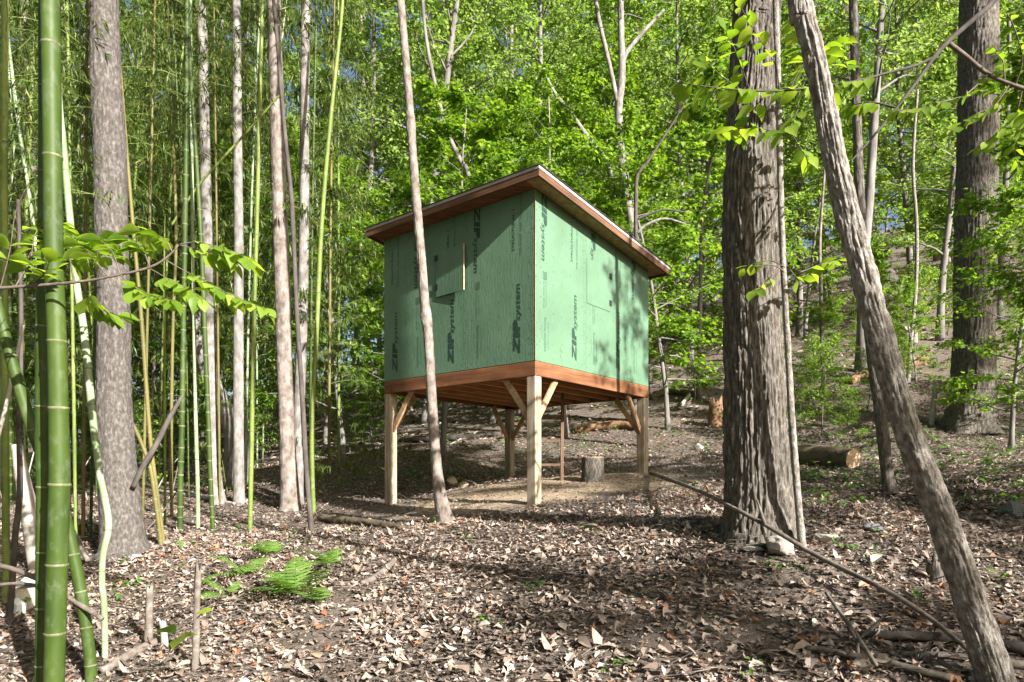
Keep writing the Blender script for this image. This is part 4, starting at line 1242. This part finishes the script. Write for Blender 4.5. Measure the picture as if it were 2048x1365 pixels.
leafy_branch('broad_leaf_branch', 'dark twig with broad yellow green leaves hanging before the thick grey trunk',
    [(-100, 590, 9), (-40, 580, 7), (130, 567, 6), (215, 555, 5), (300, 535, 5), (340, 510, 4), (357, 490, 3)],
    [[(150, 565, 3), (140, 520, 3), (130, 470, 2), (118, 440, 1.5)], [(215, 553, 3), (180, 510, 2.5), (150, 480, 2), (128, 462, 1.5)], [(240, 548, 3), (225, 505, 2), (200, 480, 1.5), (175, 470, 1.5)], [(300, 535, 3), (285, 500, 2), (262, 480, 2), (235, 470, 1.5)],
     [(345, 505, 3), (330, 480, 2), (300, 466, 1.5), (275, 462, 1.5)], [(357, 490, 3), (390, 485, 2), (430, 492, 2), (470, 505, 1.5), (505, 525, 1.5)], [(357, 490, 3), (395, 500, 2), (440, 515, 2), (470, 520, 1.5)],
     [(330, 520, 3), (380, 548, 2), (440, 580, 2), (490, 602, 2), (535, 620, 1.5)], [(300, 538, 3), (340, 560, 2), (380, 580, 2), (405, 600, 1.5)], [(240, 550, 3), (270, 575, 2), (310, 595, 1.5), (345, 600, 1.5)],
     [(160, 563, 3), (180, 600, 2), (215, 625, 2), (245, 632, 1.5)], [(60, 575, 3), (90, 545, 2), (100, 520, 1.5)], [(30, 575, 3), (60, 520, 2), (70, 470, 2), (95, 440, 1.5)], [(0, 580, 3), (20, 500, 2), (30, 430, 2), (50, 380, 1.5)]],
    4.0, 40, 7, 3)
leafy_branch('spreading_branch', 'dark branch dropping from the top edge across the leaning trunk with fresh green leaves',
    [(2520, -40, 20), (2350, -95, 17), (2160, -110, 14), (2050, -75, 12), (1985, 5, 11), (1940, 45, 10), (1900, 80, 10), (1870, 112, 9), (1840, 155, 7), (1790, 220, 6), (1745, 275, 5), (1700, 325, 3)],
    [[(1868, 115, 6), (1830, 132, 5), (1780, 145, 5), (1710, 163, 4), (1640, 173, 4), (1560, 182, 4), (1480, 180, 3), (1400, 172, 2), (1350, 165, 2)], [(1560, 182, 3), (1550, 130, 2), (1520, 80, 2), (1490, 30, 2), (1470, -10, 1.5)],
     [(1580, 180, 3), (1600, 140, 2), (1640, 100, 2), (1690, 82, 1.5)], [(1540, 182, 3), (1500, 230, 2), (1490, 280, 1.5)], [(1600, 178, 3), (1590, 235, 2), (1560, 262, 2), (1510, 255, 1.5)], [(1480, 180, 3), (1440, 150, 2), (1410, 120, 2), (1385, 118, 1.5)],
     [(1500, 182, 2), (1470, 100, 2), (1450, 60, 1.5)], [(1440, 178, 2), (1390, 200, 2), (1365, 225, 1.5)], [(1620, 176, 2), (1600, 60, 2), (1580, 20, 1.5)], [(1790, 215, 4), (1740, 205, 3), (1690, 212, 2), (1660, 205, 1.5)],
     [(1700, 165, 2), (1690, 120, 2), (1675, 95, 1.5)], [(1580, 262, 2), (1610, 310, 2), (1640, 340, 1.5)], [(1510, 255, 2), (1460, 260, 2), (1425, 268, 1.5)]],
    4.9, 36, 11, 4, 'bark_dark')
leafy_branch('pale_side_branch', 'pale grey limb at the top right corner with yellow green leaves', [(1895, 85, 9), (1930, 112, 9), (1975, 148, 8), (2020, 168, 8), (2070, 185, 7)],
    [[(1975, 150, 4), (1930, 190, 3), (1880, 205, 2), (1840, 218, 2), (1790, 222, 1.5)], [(2020, 168, 3), (1990, 210, 2), (1950, 230, 2), (1900, 262, 1.5)], [(2045, 178, 3), (2030, 230, 2), (1990, 270, 2), (1950, 300, 1.5)], [(2030, 172, 3), (2045, 120, 2), (2030, 60, 2), (2010, 20, 1.5)],
     [(2060, 182, 3), (2050, 250, 2), (2030, 300, 2), (2040, 340, 1.5)], [(2010, 165, 3), (2005, 120, 2), (1985, 90, 1.5)], [(2040, 175, 2), (2000, 190, 2), (1960, 178, 1.5)]], 4.95, 26, 9, 5)
leafy_branch('low_trunk_twig', 'small twig of green leaves crossing the middle of the furrowed trunk', [(1568, 545, 4), (1560, 537, 3), (1540, 530, 2.5), (1505, 534, 2)],
    [[(1570, 535, 2), (1540, 522, 2), (1500, 530, 1.5), (1485, 538, 1.5)], [(1580, 540, 2), (1600, 560, 2), (1620, 545, 1.5)], [(1560, 532, 2), (1530, 570, 1.5), (1510, 580, 1.5)], [(1600, 545, 2), (1640, 530, 2), (1680, 520, 1.5)]], 5.2, 30, 13, 6)

trunk('branch_sapling', 'thin dark sapling just outside the left edge carrying the broad leaved twig', [(-100, 1400, 22), (-104, 1100, 19), (-100, 800, 16), (-100, 590, 13), (-96, 300, 10), (-90, 0, 6)], M['bark_dark'], Y=4.0, n=10, step=.08, ztop=None, cat='sapling')
# seedling before the ferns
r_ = np.random.default_rng(9)
leafy_branch('seedling', 'seedling with a few large green leaves at the lower left', [(330, 1330, 3), (345, 1290, 3), (380, 1250, 2.5), (430, 1205, 2)], [[(345, 1290, 2), (360, 1250, 2), (395, 1225, 1.5)], [(350, 1285, 2), (385, 1265, 2), (405, 1250, 1.5)], [(335, 1310, 2), (350, 1298, 2), (370, 1292, 1.5)]], 4.1, 52, 55, 9, dY=.05, droop=-.1)

# ------------------------------------------------------------------ fern clump
def frond_mesh(seed, L=1.0):
    r_ = np.random.default_rng(seed)
    n = 17
    t = np.linspace(0, 1, n)
    P = np.stack([.06 * np.sin(t * 2.5 + seed * 2), t * L * (1 - .10 * t), .34 * L * np.sin(t * 2.3)], -1)
    mb = MB(); mb.add(*tube(P, np.linspace(.008, .002, n), 4), .2)
    for i in range(2, n):
        w = .34 * L * (1 - t[i]) ** .75 * (.55 + .45 * min(1, t[i] * 5)) + .015
        d = P[min(i + 1, n - 1)] - P[max(i - 1, 0)]; d /= np.linalg.norm(d)
        up = np.cross(np.array([1, 0, 0]), d)
        for s in (-1, 1):
            a = np.array([s, 0, 0]) * .95 + d * .3 + up * r_.normal(.08, .08); a /= np.linalg.norm(a)
            h = .031 * L * (1 - .3 * t[i])
            st = np.linspace(0, 1, 5); ww = np.array([.75, 1, .8, .5, .05]) * h
            mid = P[i] + np.outer(st * w, a) - np.outer(st ** 2 * w * .25, up)
            V = np.concatenate([mid + d * ww[:, None], mid - d * ww[:, None]])
            k = np.arange(4)
            mb.add(V, [np.stack([k, k + 1, k + 6, k + 5], -1)], float(np.clip(r_.normal(.5, .25), 0, 1)))
    return mb.mesh('frond')
FR = [frond_mesh(i) for i in range(3)]
for me in FR: me.materials.append(M['fern'])
for c, (px_, py_, k, L0, lab) in enumerate([(590, 1200, 9, .42, 'bright green fern, lower middle of the clump on the leaf litter'), (485, 1160, 7, .34, 'bright green fern at the left of the clump'), (665, 1140, 6, .36, 'bright green fern at the right of the clump'),
                                       (540, 1120, 6, .33, 'bright green fern at the back of the clump'), (450, 1200, 5, .26, 'small fern at the shaded left end of the clump'), (640, 1215, 5, .3, 'small fern at the lower right of the clump')]):
    b = hit(px_, py_); r_ = np.random.default_rng(500 + c)
    root = empty('fern', b, lab, 'fern', None)
    for j in range(max(3, int(k * .7))):
        o = local('frond', FR[j % 3], root)
        a = j * 6.283 / k + r_.normal(0, .3)
        L = 1.25 * L0 * r_.uniform(.7, 1.15)
        o.location = (r_.normal(0, .03), r_.normal(0, .03), .05); o.rotation_euler = (r_.normal(.05, .15), r_.normal(0, .15), a); o.scale = (L * 1.05, L, L * r_.uniform(.6, 1.1))

# ------------------------------------------------------------------ logs, branches, stumps, rocks
def ground_path(pts, lift=.75):
    """(px, py, width px) lying on the ground; lift is in own radii"""
    out = []
    for x, y, w in pts:
        b = hit(x, y); r = w / 2 / F_PX * b[1]
        out.append((b[0], b[1], b[2] + r * lift, r))
    return np.array(out)
def log(name, label, pts, mat, cat='branch', n=10, step=.03, disp=None, path=None, endmat=None, rag=0.0, lift=.8):
    q = ground_path(pts, lift) if path is None else path
    root = empty(name, q[0][:3], label, cat, None)
    S = smooth_path(q, step)
    link('wood', mesh_np('wood', *tube(S[:, :3], S[:, 3], n, disp, True, rag), None, True), mat, root)
    if endmat is not None:
        for k, j in ((-1, -2),):
            p = S[k][:3]; d = p - S[j][:3]; d /= np.linalg.norm(d)
            V, Fs = tube(np.array([p + d * .001, p + d * .006]), S[k][3] * .97, 20)
            link('cut_end', mesh_np('cut_end', V, Fs), endmat, root)
    return root, S
def above(pts, f):
    out = []
    for i, (x, y, w) in enumerate(pts):
        g = f[i] if isinstance(f, list) else f
        Y = g if g > 2 else hit(x, y)[1] * g
        out.append((*at(x, y, Y), w / 2 / F_PX * Y))
    return np.array(out)
def inv_path(pts, Y0, Y1):
    n = len(pts); d0 = np.array(pts[0][:2], float); d1 = np.array(pts[-1][:2], float); out = []
    for x, y, w in pts:
        f = np.linalg.norm(np.array([x, y]) - d0) / np.linalg.norm(d1 - d0)
        Y = 1 / ((1 - f) / Y0 + f / Y1)
        out.append((*at(x, y, Y), w / 2 / F_PX * Y))
    return np.array(out)
y0, y1 = hit(1305, 950)[1], hit(1935, 1300)[1]
lb_, lS = log('long_fallen_branch', 'long thin fallen branch slanting down across the slope in front of the furrowed trunk', None, M['dead'],
    path=above([(1300, 946, 7), (1380, 975, 8), (1450, 1008, 8), (1530, 1050, 9), (1640, 1115, 10), (1760, 1175, 11), (1850, 1230, 11), (1935, 1298, 10)], [.965, 7.0, 5.75, 5.3, 4.95, .93, .95, .96]), disp=furrow(90, 9, .002, 160))
limb(lb_, [(1530, 1050, 8), (1522, 1025, 6), (1514, 1000, 4)], 5.3, M['dead'], 6, 'snag')
limb(lb_, [(1670, 1130, 6), (1655, 1145, 5), (1632, 1138, 4)], 4.9, M['dead'], 6, 'snag')
fk, _ = log('forked_stick', 'forked grey stick lying at the lower right before the leaning trunk', None, M['dead'], path=above([(1652, 1186, 6), (1685, 1232, 8), (1711, 1268, 9), (1735, 1305, 9), (1752, 1330, 9)], .95))
limb(fk, [(1720, 1375, 9), (1716, 1320, 8), (1714, 1283, 8), (1706, 1266, 6), (1699, 1256, 4)], 3.95, M['dead'], 8, 'fork')
limb(fk, [(1715, 1282, 6), (1740, 1258, 6), (1765, 1236, 4)], 4.02, M['dead'], 8, 'fork')
log('weathered_branch', 'weathered grey branch running out of the bottom edge at the lower right', [(1612, 1306, 9), (1650, 1312, 11), (1690, 1322, 12), (1752, 1334, 13), (1820, 1352, 14), (1900, 1372, 14)], M['dead'], disp=furrow(60, 8, .003, 120), lift=2.2)
log('dark_fallen_log', 'dark wet fallen log behind the foot of the leaning trunk', [(1722, 1276, 12), (1780, 1284, 17), (1850, 1288, 20), (1940, 1296, 22), (2060, 1318, 24), (2200, 1350, 24)], M['bark_dark'], 'log', 16, disp=furrow(50, 7, .006, 100), lift=1.4)
log('dark_fallen_log', 'second dark log lying just below the wet one behind the leaning trunk', [(1800, 1312, 10), (1900, 1318, 14), (2060, 1340, 18), (2160, 1352, 18)], M['dead'], 'log', 12, disp=furrow(50, 7, .005, 100))
log('twig_fork', 'thin pale forked twig in front of the foot of the leaning trunk', None, M['dead_pale'], path=inv_path([(1963, 1274, 4), (1940, 1280, 5), (1923, 1284, 5), (1905, 1318, 5), (1888, 1352, 4)], 3.95, 3.9), n=6)
log('cut_log', 'short cut log with a pale sawn end lying behind the furrowed trunk', [(1560, 925, 44), (1600, 928, 44), (1650, 932, 44), (1706, 937, 44)], M['moss_log'], 'log', 28, .02, furrow(24, 4, .012, 60, 2.0), endmat=M['cut'])
log('broken_branch', 'short weathered branch chunk on the leaves right of the ferns', [(722, 1172, 11), (750, 1160, 14), (775, 1140, 14), (790, 1122, 11)], M['dead'], 'branch', 10, lift=.6)
log('mossy_log', 'low mossy rotten log on the leaves left of the slender trunk', [(640, 1042, 13), (690, 1050, 18), (750, 1056, 18), (806, 1062, 12)], M['moss_log'], 'log', 16, disp=furrow(30, 6, .012, 70))
log('rotten_log', 'long rotten brown log behind the ladder under the playhouse', [(1150, 868, 14), (1190, 862, 18), (1240, 858, 18), (1275, 862, 14)], M['rot'], 'log', 14, disp=furrow(24, 4, .02, 50))
log('dark_log', 'dark fallen log on the slope seen between the left and back posts', [(800, 884, 8), (860, 885, 12), (930, 880, 12), (1000, 872, 9)], M['bark_dark'], 'log', 10, disp=furrow(24, 4, .015, 50))
log('pale_branch', 'pale bare branch lying on the slope behind the playhouse', [(900, 892, 4), (925, 880, 5), (955, 866, 4)], M['dead_pale'], 'branch', 6, lift=1.0)
log('rotten_log', 'rotten logs end just past the right post on the slope', [(1300, 800, 10), (1340, 790, 16), (1390, 795, 14)], M['moss_log'], 'log', 12, disp=furrow(16, 3, .03, 40))
log('slope_branch', 'grey dead branch lying up the slope left of the furrowed trunk', [(1362, 815, 8), (1390, 780, 8), (1415, 755, 7), (1436, 738, 6)], M['dead_pale'], 'branch', 8, lift=.8)
log('slope_log', 'fallen grey log end on the far slope between the leaning and ridged trunks', [(1768, 615, 26), (1785, 600, 26), (1800, 585, 22)], M['dead'], 'log', 14)
log('slope_log', 'rotten red brown log on the slope below the grey log end', [(1700, 770, 14), (1740, 755, 22), (1800, 740, 26), (1850, 728, 18)], M['rot'], 'log', 14, disp=furrow(16, 3, .03, 40))
log('bottom_log', 'grey fallen branch at the bottom edge left of the split stake', [(205, 1352, 20), (250, 1322, 18), (290, 1300, 17), (335, 1278, 12)], M['dead'], 'branch', 12, disp=furrow(60, 8, .004, 120), lift=.7)
log('dark_stick', 'dark broken branch propped through the bamboo beside the thick grey trunk', None, M['bark_dark'], path=inv_path([(266, 975, 10), (285, 935, 11), (312, 890, 11), (338, 838, 10), (362, 797, 7)], 7.4, 7.6), rag=.03)
log('dark_stick', 'dark branch crossing low behind the thickest bamboo stem', None, M['twig'], path=inv_path([(-20, 1128, 9), (30, 1140, 10), (90, 1165, 10), (140, 1188, 8)], 4.9, 4.7))
log('dark_stick', 'lower dark branch behind the foot of the thickest bamboo', None, M['dead'], path=inv_path([(-20, 1172, 6), (40, 1168, 7), (110, 1180, 8), (160, 1210, 10), (205, 1238, 9)], 4.9, 4.6))
log('dead_cane', 'long pale dead cane leaning at the left edge behind the bamboo', None, M['dead_pale'], path=inv_path([(-5, 880, 7), (15, 800, 7), (32, 720, 7), (46, 650, 6)], 5.6, 5.6))
log('dead_cane', 'grey dead cane on the ground left of the thick grey trunk', None, M['dead'], path=inv_path([(120, 1010, 8), (150, 1070, 9), (176, 1122, 9)], 6.6, 6.1))
log('dead_cane', 'pale fallen cane lying behind the bamboo stems', [(300, 985, 6), (360, 992, 7), (420, 1003, 7), (470, 1012, 6)], M['dead_pale'], 'cane', 8, lift=1.2)
r_ = np.random.default_rng(91)
for i in range(9):
    x0 = [8, 40, 130, 175, 290, 310, 335, 420, 450][i]; yb_ = [1010, 1060, 1030, 1000, 1060, 985, 1020, 990, 1000][i]
    b_ = hit(x0, yb_); dx_ = r_.normal(0, .5); h_ = r_.uniform(.5, 1.5)
    P_ = np.array([b_ + np.array([0, 0, -.03]), b_ + np.array([dx_ * .5, r_.normal(0, .2), h_ * .5]), b_ + np.array([dx_ * 1.1, r_.normal(0, .3), h_])])
    log('dead_cane', 'thin bleached dead cane leaning in the bamboo, ' + ['leftmost', 'second', 'third', 'fourth', 'fifth', 'sixth', 'seventh', 'eighth', 'rightmost'][i] + ' from the left edge' * (0 < i < 8), None, M['dead_pale' if i % 2 else 'dead'], 'cane', 6,
        path=np.concatenate([P_, [[.012], [.010], [.006]]], 1))
trunk('pale_dead_trunk', 'pale barkless dead trunk leaning at the left edge behind the thick bamboo', [(84, 1140, 46), (70, 1080, 38), (56, 1010, 32), (44, 950, 26), (34, 890, 20)], M['dead_pale'], n=20, step=.05, ztop=None, disp=furrow(30, 4, .006, 70), cat='tree')
trunk('dark_sapling', 'thin dark crooked sapling at the left edge', [(18, 1240, 13), (26, 1150, 12), (30, 1075, 12), (40, 980, 11), (38, 840, 10), (42, 650, 9), (36, 400, 8)], M['bark_dark'], n=10, step=.05, ztop=None, disp=furrow(60, 8, .004, 90))

def stump(name, label, px_, py_, wpx, hpx, mat, rag, topmat=None, n=40, seed=1.0, lean=(0, 0), cat='stump', am=.015):
    b = hit(px_, py_); k = b[1] / F_PX
    r = wpx / 2 * k; h = hpx * k
    root = empty(name, b, label, cat, None)
    P = np.stack([b[0] + lean[0] * np.linspace(0, h, 14), b[1] + lean[1] * np.linspace(0, h, 14), b[2] - .06 + np.linspace(0, h + .06, 14)], -1)
    V, Fs = tube(P, r * np.linspace(1.08, .97, 14), n, furrow(30, 3.0, am, 70, seed), True, rag)
    link('trunk', mesh_np('trunk', V, Fs, None, True), mat, root)
    if topmat:
        V, Fs = tube(np.array([P[-1], P[-1] + np.array([0, 0, .008])]), r * .93, n, furrow(30, 3.0, am, 70, seed))
        link('cut_top', mesh_np('cut_top', V, Fs), topmat, root)
    return root, P[-1], r
_, tp, rr_ = stump('sawn_stump', 'upright sawn log used as a seat under the playhouse', 1185, 962, 44, 46, M['bark_ridge'], 0, M['cut'])
stump('broken_stump', 'short jagged orange brown rotten stump left of the furrowed trunk', 1431, 852, 28, 40, M['rot'], .10, None, 24, 4.0)
stump('split_stake', 'dark split stake standing in the litter at the lower left', 296, 1292, 15, 112, M['dead'], .04, None, 16, 5.0, (.03, 0), 'stake', .006)
stump('split_stake', 'taller jagged grey stake right of the dark split one', 390, 1340, 13, 190, M['dead'], .10, None, 16, 6.0, (.02, .02), 'stake', .006)
stump('split_stake', 'short pale stub between the two split stakes', 331, 1296, 13, 50, M['dead_pale'], .02, None, 14, 7.0, (-.1, 0), 'stake', .003)
stump('broken_stump', 'dark little rotten stump in front of the leaning trunk midway up', 1872, 1160, 36, 28, M['bark_ridge'], .05, None, 20, 8.0)
stump('standing_snag', 'pale broken snag at the left foot of the ridged trunk', 1862, 850, 10, 74, M['dead_pale'], .1, None, 12, 9.0, (.12, 0), 'snag', .004)

def rock(label, px_, py_, wpx, hpx, mat, seed, dp=.9):
    b = hit(px_, py_); k = b[1] / F_PX
    r_ = np.random.default_rng(seed)
    bm = bmesh.new(); bmesh.ops.create_icosphere(bm, subdivisions=4, radius=1)
    co = np.array([v.co[:] for v in bm.verts])
    f = 1 + .35 * (vnoise(co[:, 0] * 1.6 + seed, co[:, 1] * 1.6, co[:, 2] * 1.6) - .5) * 2 + .08 * (vnoise(co[:, 0] * 6 + seed, co[:, 1] * 6, co[:, 2] * 6) - .5)
    for _ in range(12):
        nv = r_.normal(0, 1, 3); nv /= np.linalg.norm(nv)
        d = (co * f[:, None]) @ nv; lim = r_.uniform(.5, .78)
        f = np.where(d > lim, f * lim / np.maximum(d, 1e-6), f)
    P = co * f[:, None] * np.array([wpx / 2 * k, wpx / 2 * k * dp, hpx * k * .75]) + np.array([b[0], b[1], b[2] + hpx * k * .36])
    for v, p in zip(bm.verts, P): v.co = p
    me = bpy.data.meshes.new('rock'); bm.to_mesh(me); bm.free()
    o = link('rock', me, mat)
    return tag(o, label, 'rock')
rock('pale flat topped rock at the foot of the furrowed trunk', 1560, 1108, 62, 40, M['rock'], 3)
rock('dark blue grey rock wedged behind the pale one at the furrowed trunk', 1556, 1072, 40, 34, M['rock_dark'], 5)
rock('small dark rock beside the thin stem at the furrowed trunk', 1586, 1082, 26, 20, M['rock_dark'], 6)
rock('thin grey stone slab left of the rocks at the furrowed trunk', 1500, 1104, 46, 12, M['rock'], 7)
rock('grey stone half buried right of the furrowed trunk foot', 1650, 1085, 46, 20, M['rock'], 8)
rock('rounded sandy stone on the dirt behind the slender trunk', 903, 972, 24, 18, M['rock_sand'], 9)
rock('smaller pale sandy stone beside the rounded one', 928, 976, 20, 13, M['rock_sand'], 10)
rock('pale stone at the right foot of the slender trunk', 912, 1004, 22, 8, M['rock'], 11)
rock('dark flat stone near the left post', 822, 1022, 24, 9, M['rock_dark'], 12)
rock('pale stone on the leaves right of the playhouse', 1398, 900, 20, 14, M['rock'], 13)
rock('grey flat rock at the foot of the ridged trunk', 1985, 862, 60, 18, M['rock'], 14)
rock('dark rock on the slope near the right edge', 2025, 1030, 50, 26, M['rock_dark'], 15)
rock('grey boulder on the slope behind the leaning trunk', 1808, 690, 60, 44, M['rock'], 16)
rock('dark stone at the base of the leaning trunk slope', 1748, 1062, 50, 14, M['rock_dark'], 17)
rock('small grey stone before the big pale rock', 1478, 990, 22, 9, M['rock'], 18)
# discarded container at the left edge
b = hit(60, 1222); k = b[1] / F_PX
box = empty('discarded_box', b, 'discarded pale tan plastic box behind the thickest bamboo', 'box')
o = box_obj('shell', M['paper'], box, b + np.array([-30 * k, 0, -.03]), np.array([70 * k, .02, .02]), np.array([-.03, .22, .03]), np.array([-.02, .02, 48 * k]), .012)
o = box_obj('lid', M['paper_w'], box, b + np.array([-34 * k, -.02, 46 * k]), np.array([55 * k, .01, .03]), np.array([-.03, .2, .05]), np.array([0, 0, .012]), .004)
o = box_obj('tray', M['paper_w'], box, b + np.array([-32 * k, -.09, .0]), np.array([22 * k, -.03, -.05]), np.array([.03, .08, 0]), np.array([.02, 0, 26 * k]), .004)

# ------------------------------------------------------------------ leaf litter
rg = np.random.default_rng(21)
def keep_mask(x, y):
    """thin on the trodden earth round the hut"""
    dx, dy = x - .55, y - 10.2
    c, s = math.cos(.22), math.sin(.22)
    u, v = (dx * c + dy * s) / 2.6, (-dx * s + dy * c) / 1.6
    d = np.sqrt(u * u + v * v) + .8 * (vnoise(x * 1.6, y * 1.6, 5.5) - .5)
    k = np.clip((d - .75) / .5, .15, 1)
    q = np.exp(-(((x - 1.0) / 1.9) ** 2 + ((y - 8.0) / 1.0) ** 2))
    return k * (1 - .7 * q)
def litter_points(n, y0, y1, dens=1.0, fine=False):
    y = np.sqrt(rg.uniform(y0 * y0, y1 * y1, n)); x = y * rg.uniform(-.92, .92, n) + rg.normal(0, .4, n)
    k = rg.random(n) < (np.sqrt(keep_mask(x, y)) if fine else keep_mask(x, y)) * dens * np.clip(.35 + 1.3 * vnoise(x * 1.4, y * 1.4, 9.9), 0, 1)
    x, y = x[k], y[k]
    return np.stack([x, y, gz(x, y)], -1)
def tone(p, m=.52, s=.26):
    v = vnoise(p[:, 0] * 1.1, p[:, 1] * 1.1, 2.2) * .6 + vnoise(p[:, 0] * 4, p[:, 1] * 4, 8.2) * .4
    return np.clip(rg.normal(m, s, len(p)) + (v - .5) * .75, 0, 1)
def tilt(n, s): return rot_mats(rg.uniform(0, 6.28, n), rg.normal(0, s, n), rg.normal(0, s, n))
lit = MB()
shapes = [OAK, OAK2, DRY1, DRY2, DRY3, MAPLE]
for i, sh in enumerate(shapes):
    p = litter_points(7200, 3.2, 8.6)
    p[:, 2] += rg.uniform(.0, .03, len(p))
    scatter(lit, sh, p, tilt(len(p), .27), .028 + .064 * rg.random(len(p)) ** 1.9, tone(p))
for sh in (DRYS, OVATE_S):
    p = litter_points(17000, 3.2, 9.0); p[:, 2] += rg.uniform(.002, .012, len(p))
    scatter(lit, sh, p, tilt(len(p), .13), .03 + .06 * rg.random(len(p)) ** 1.4, tone(p, .38, .2))
for i in range(2):
    p = litter_points(30000, 7.5, 17)
    p[:, 2] += rg.uniform(0, .035, len(p))
    scatter(lit, DRYS, p, tilt(len(p), .32), .03 + .064 * rg.random(len(p)) ** 1.8, tone(p))
p = litter_points(34000, 16, 48)
p[:, 2] += .02
scatter(lit, RHOMB, p, tilt(len(p), .4), rg.uniform(.12, .24, len(p)), np.clip(rg.normal(.5, .25, len(p)), 0, 1))
tag(link('leaf_litter', lit.mesh('leaf_litter'), M['dry'], ground), kind='stuff')
# small crumbled litter and twigs
cr = MB()
p = litter_points(58000, 3.2, 12, 1.0, True); p[:, 2] += rg.uniform(.005, .02, len(p))
scatter(cr, RHOMB, p, tilt(len(p), .5), rg.uniform(.012, .04, len(p)), tone(p, .42))
tag(link('leaf_crumbs', cr.mesh('leaf_crumbs'), M['dry'], ground), kind='stuff')
tw = MB()
for q in litter_points(3600, 3.0, 14):
    a = rg.uniform(0, 6.28); L = rg.uniform(.08, .5) ; d = np.array([math.cos(a), math.sin(a), rg.normal(.06, .08)])
    P = rand_path(rg, q + np.array([0, 0, .02]), d, L, 3, .12)
    P[:, 2] = np.maximum(P[:, 2], gz(P[:, 0], P[:, 1]) + .01)
    tw.add(*tube(P, np.linspace(rg.uniform(.002, .006), .0012, 4), 4, caps=False))
tag(link('twig_litter', tw.mesh('twig_litter'), M['dead'], ground), kind='stuff')
# the largest single leaves near the camera
SINGLE = []
for sh in (OAK, OAK2, DRY1, DRY2, DRY3, MAPLE):
    me = mesh_np('leaf', sh[0], [sh[1]]); me.materials.append(M['dry_obj']); SINGLE.append(me)
cnt = 0
while cnt < 300:
    py_ = 1360 - 260 * rg.random() ** 1.6; px_ = rg.uniform(215, 1940)
    b = hit(px_, py_)
    o = bpy.data.objects.new('leaf', SINGLE[rg.integers(0, 6)]); COL.objects.link(o); o.parent = ground
    o.location = (b[0], b[1], b[2] + rg.uniform(.03, .05)); o.rotation_euler = (rg.normal(0, .35), rg.normal(0, .35), rg.uniform(0, 6.28))
    s = rg.uniform(.07, .125); o.scale = (s, s, s)
    cnt += 1
# herbs and seedlings
hb = MB()
def herb(x, y, n, spread, h, size):
    z = gz(x, y)
    pos = np.stack([x + rg.normal(0, spread, n), y + rg.normal(0, spread, n), z + h * rg.uniform(.3, 1, n)], -1)
    scatter(hb, OVATE_S, pos, rot_mats(rg.uniform(0, 6.28, n), rg.normal(-.2, .3, n), rg.normal(0, .3, n)), size * rg.uniform(.6, 1.3, n), rg.uniform(0, 1, n))
for q in litter_points(2000, 3.4, 17):
    pxx = q[0] / q[1]
    if rg.random() < (.95 if (pxx > .35 and q[1] > 6.5) else .05): herb(q[0], q[1], rg.integers(4, 12), .07, rg.uniform(.05, .16), .08)
for q in litter_points(900, 13, 30):
    if rg.random() < .55: herb(q[0], q[1], rg.integers(6, 16), .16, rg.uniform(.1, .3), .09)
for (px_, py_) in [(1690, 1100), (1760, 1080), (1740, 1120), (1535, 1140), (1580, 1150), (590, 1075), (1830, 1215), (660, 1040), (930, 1085), (1180, 1075), (1230, 1350), (1510, 1360), (2010, 1180), (1930, 1010), (870, 1050), (250, 1130), (235, 1110), (720, 1075)]:
    b = hit(px_, py_); herb(b[0], b[1], 9, .05, .12, .055)
tag(hb and link('ground_herbs', hb.mesh('ground_herbs'), M['herb']), 'small green herbs and seedlings dotted over the leaf litter', 'herbs', kind='stuff')

# ------------------------------------------------------------------ labels that count things off
ORD = 'first second third fourth fifth sixth seventh eighth ninth tenth eleventh twelfth thirteenth fourteenth fifteenth sixteenth seventeenth eighteenth nineteenth twentieth'.split()
ORD += ['twenty ' + o for o in ORD[:9]] + ['thirtieth'] + ['thirty ' + o for o in ORD[:9]]
byl = {}
for o in SC.objects:
    if o.parent is None and 'label' in o and 'group' in o: byl.setdefault(o['label'], []).append(o)
for lab, os_ in byl.items():
    if len(os_) < 2: continue
    if 'outside the view' in lab: continue
    os_.sort(key=lambda o: o.location.x / o.location.y)
    for i, o in enumerate(os_): o['label'] = lab + ', ' + ORD[i] + ' from the left'
tri = sum(len(m.loops) - 2 * len(m.polygons) for m in bpy.data.meshes)
print('TRIANGLES', tri, 'OBJECTS', len(SC.objects))
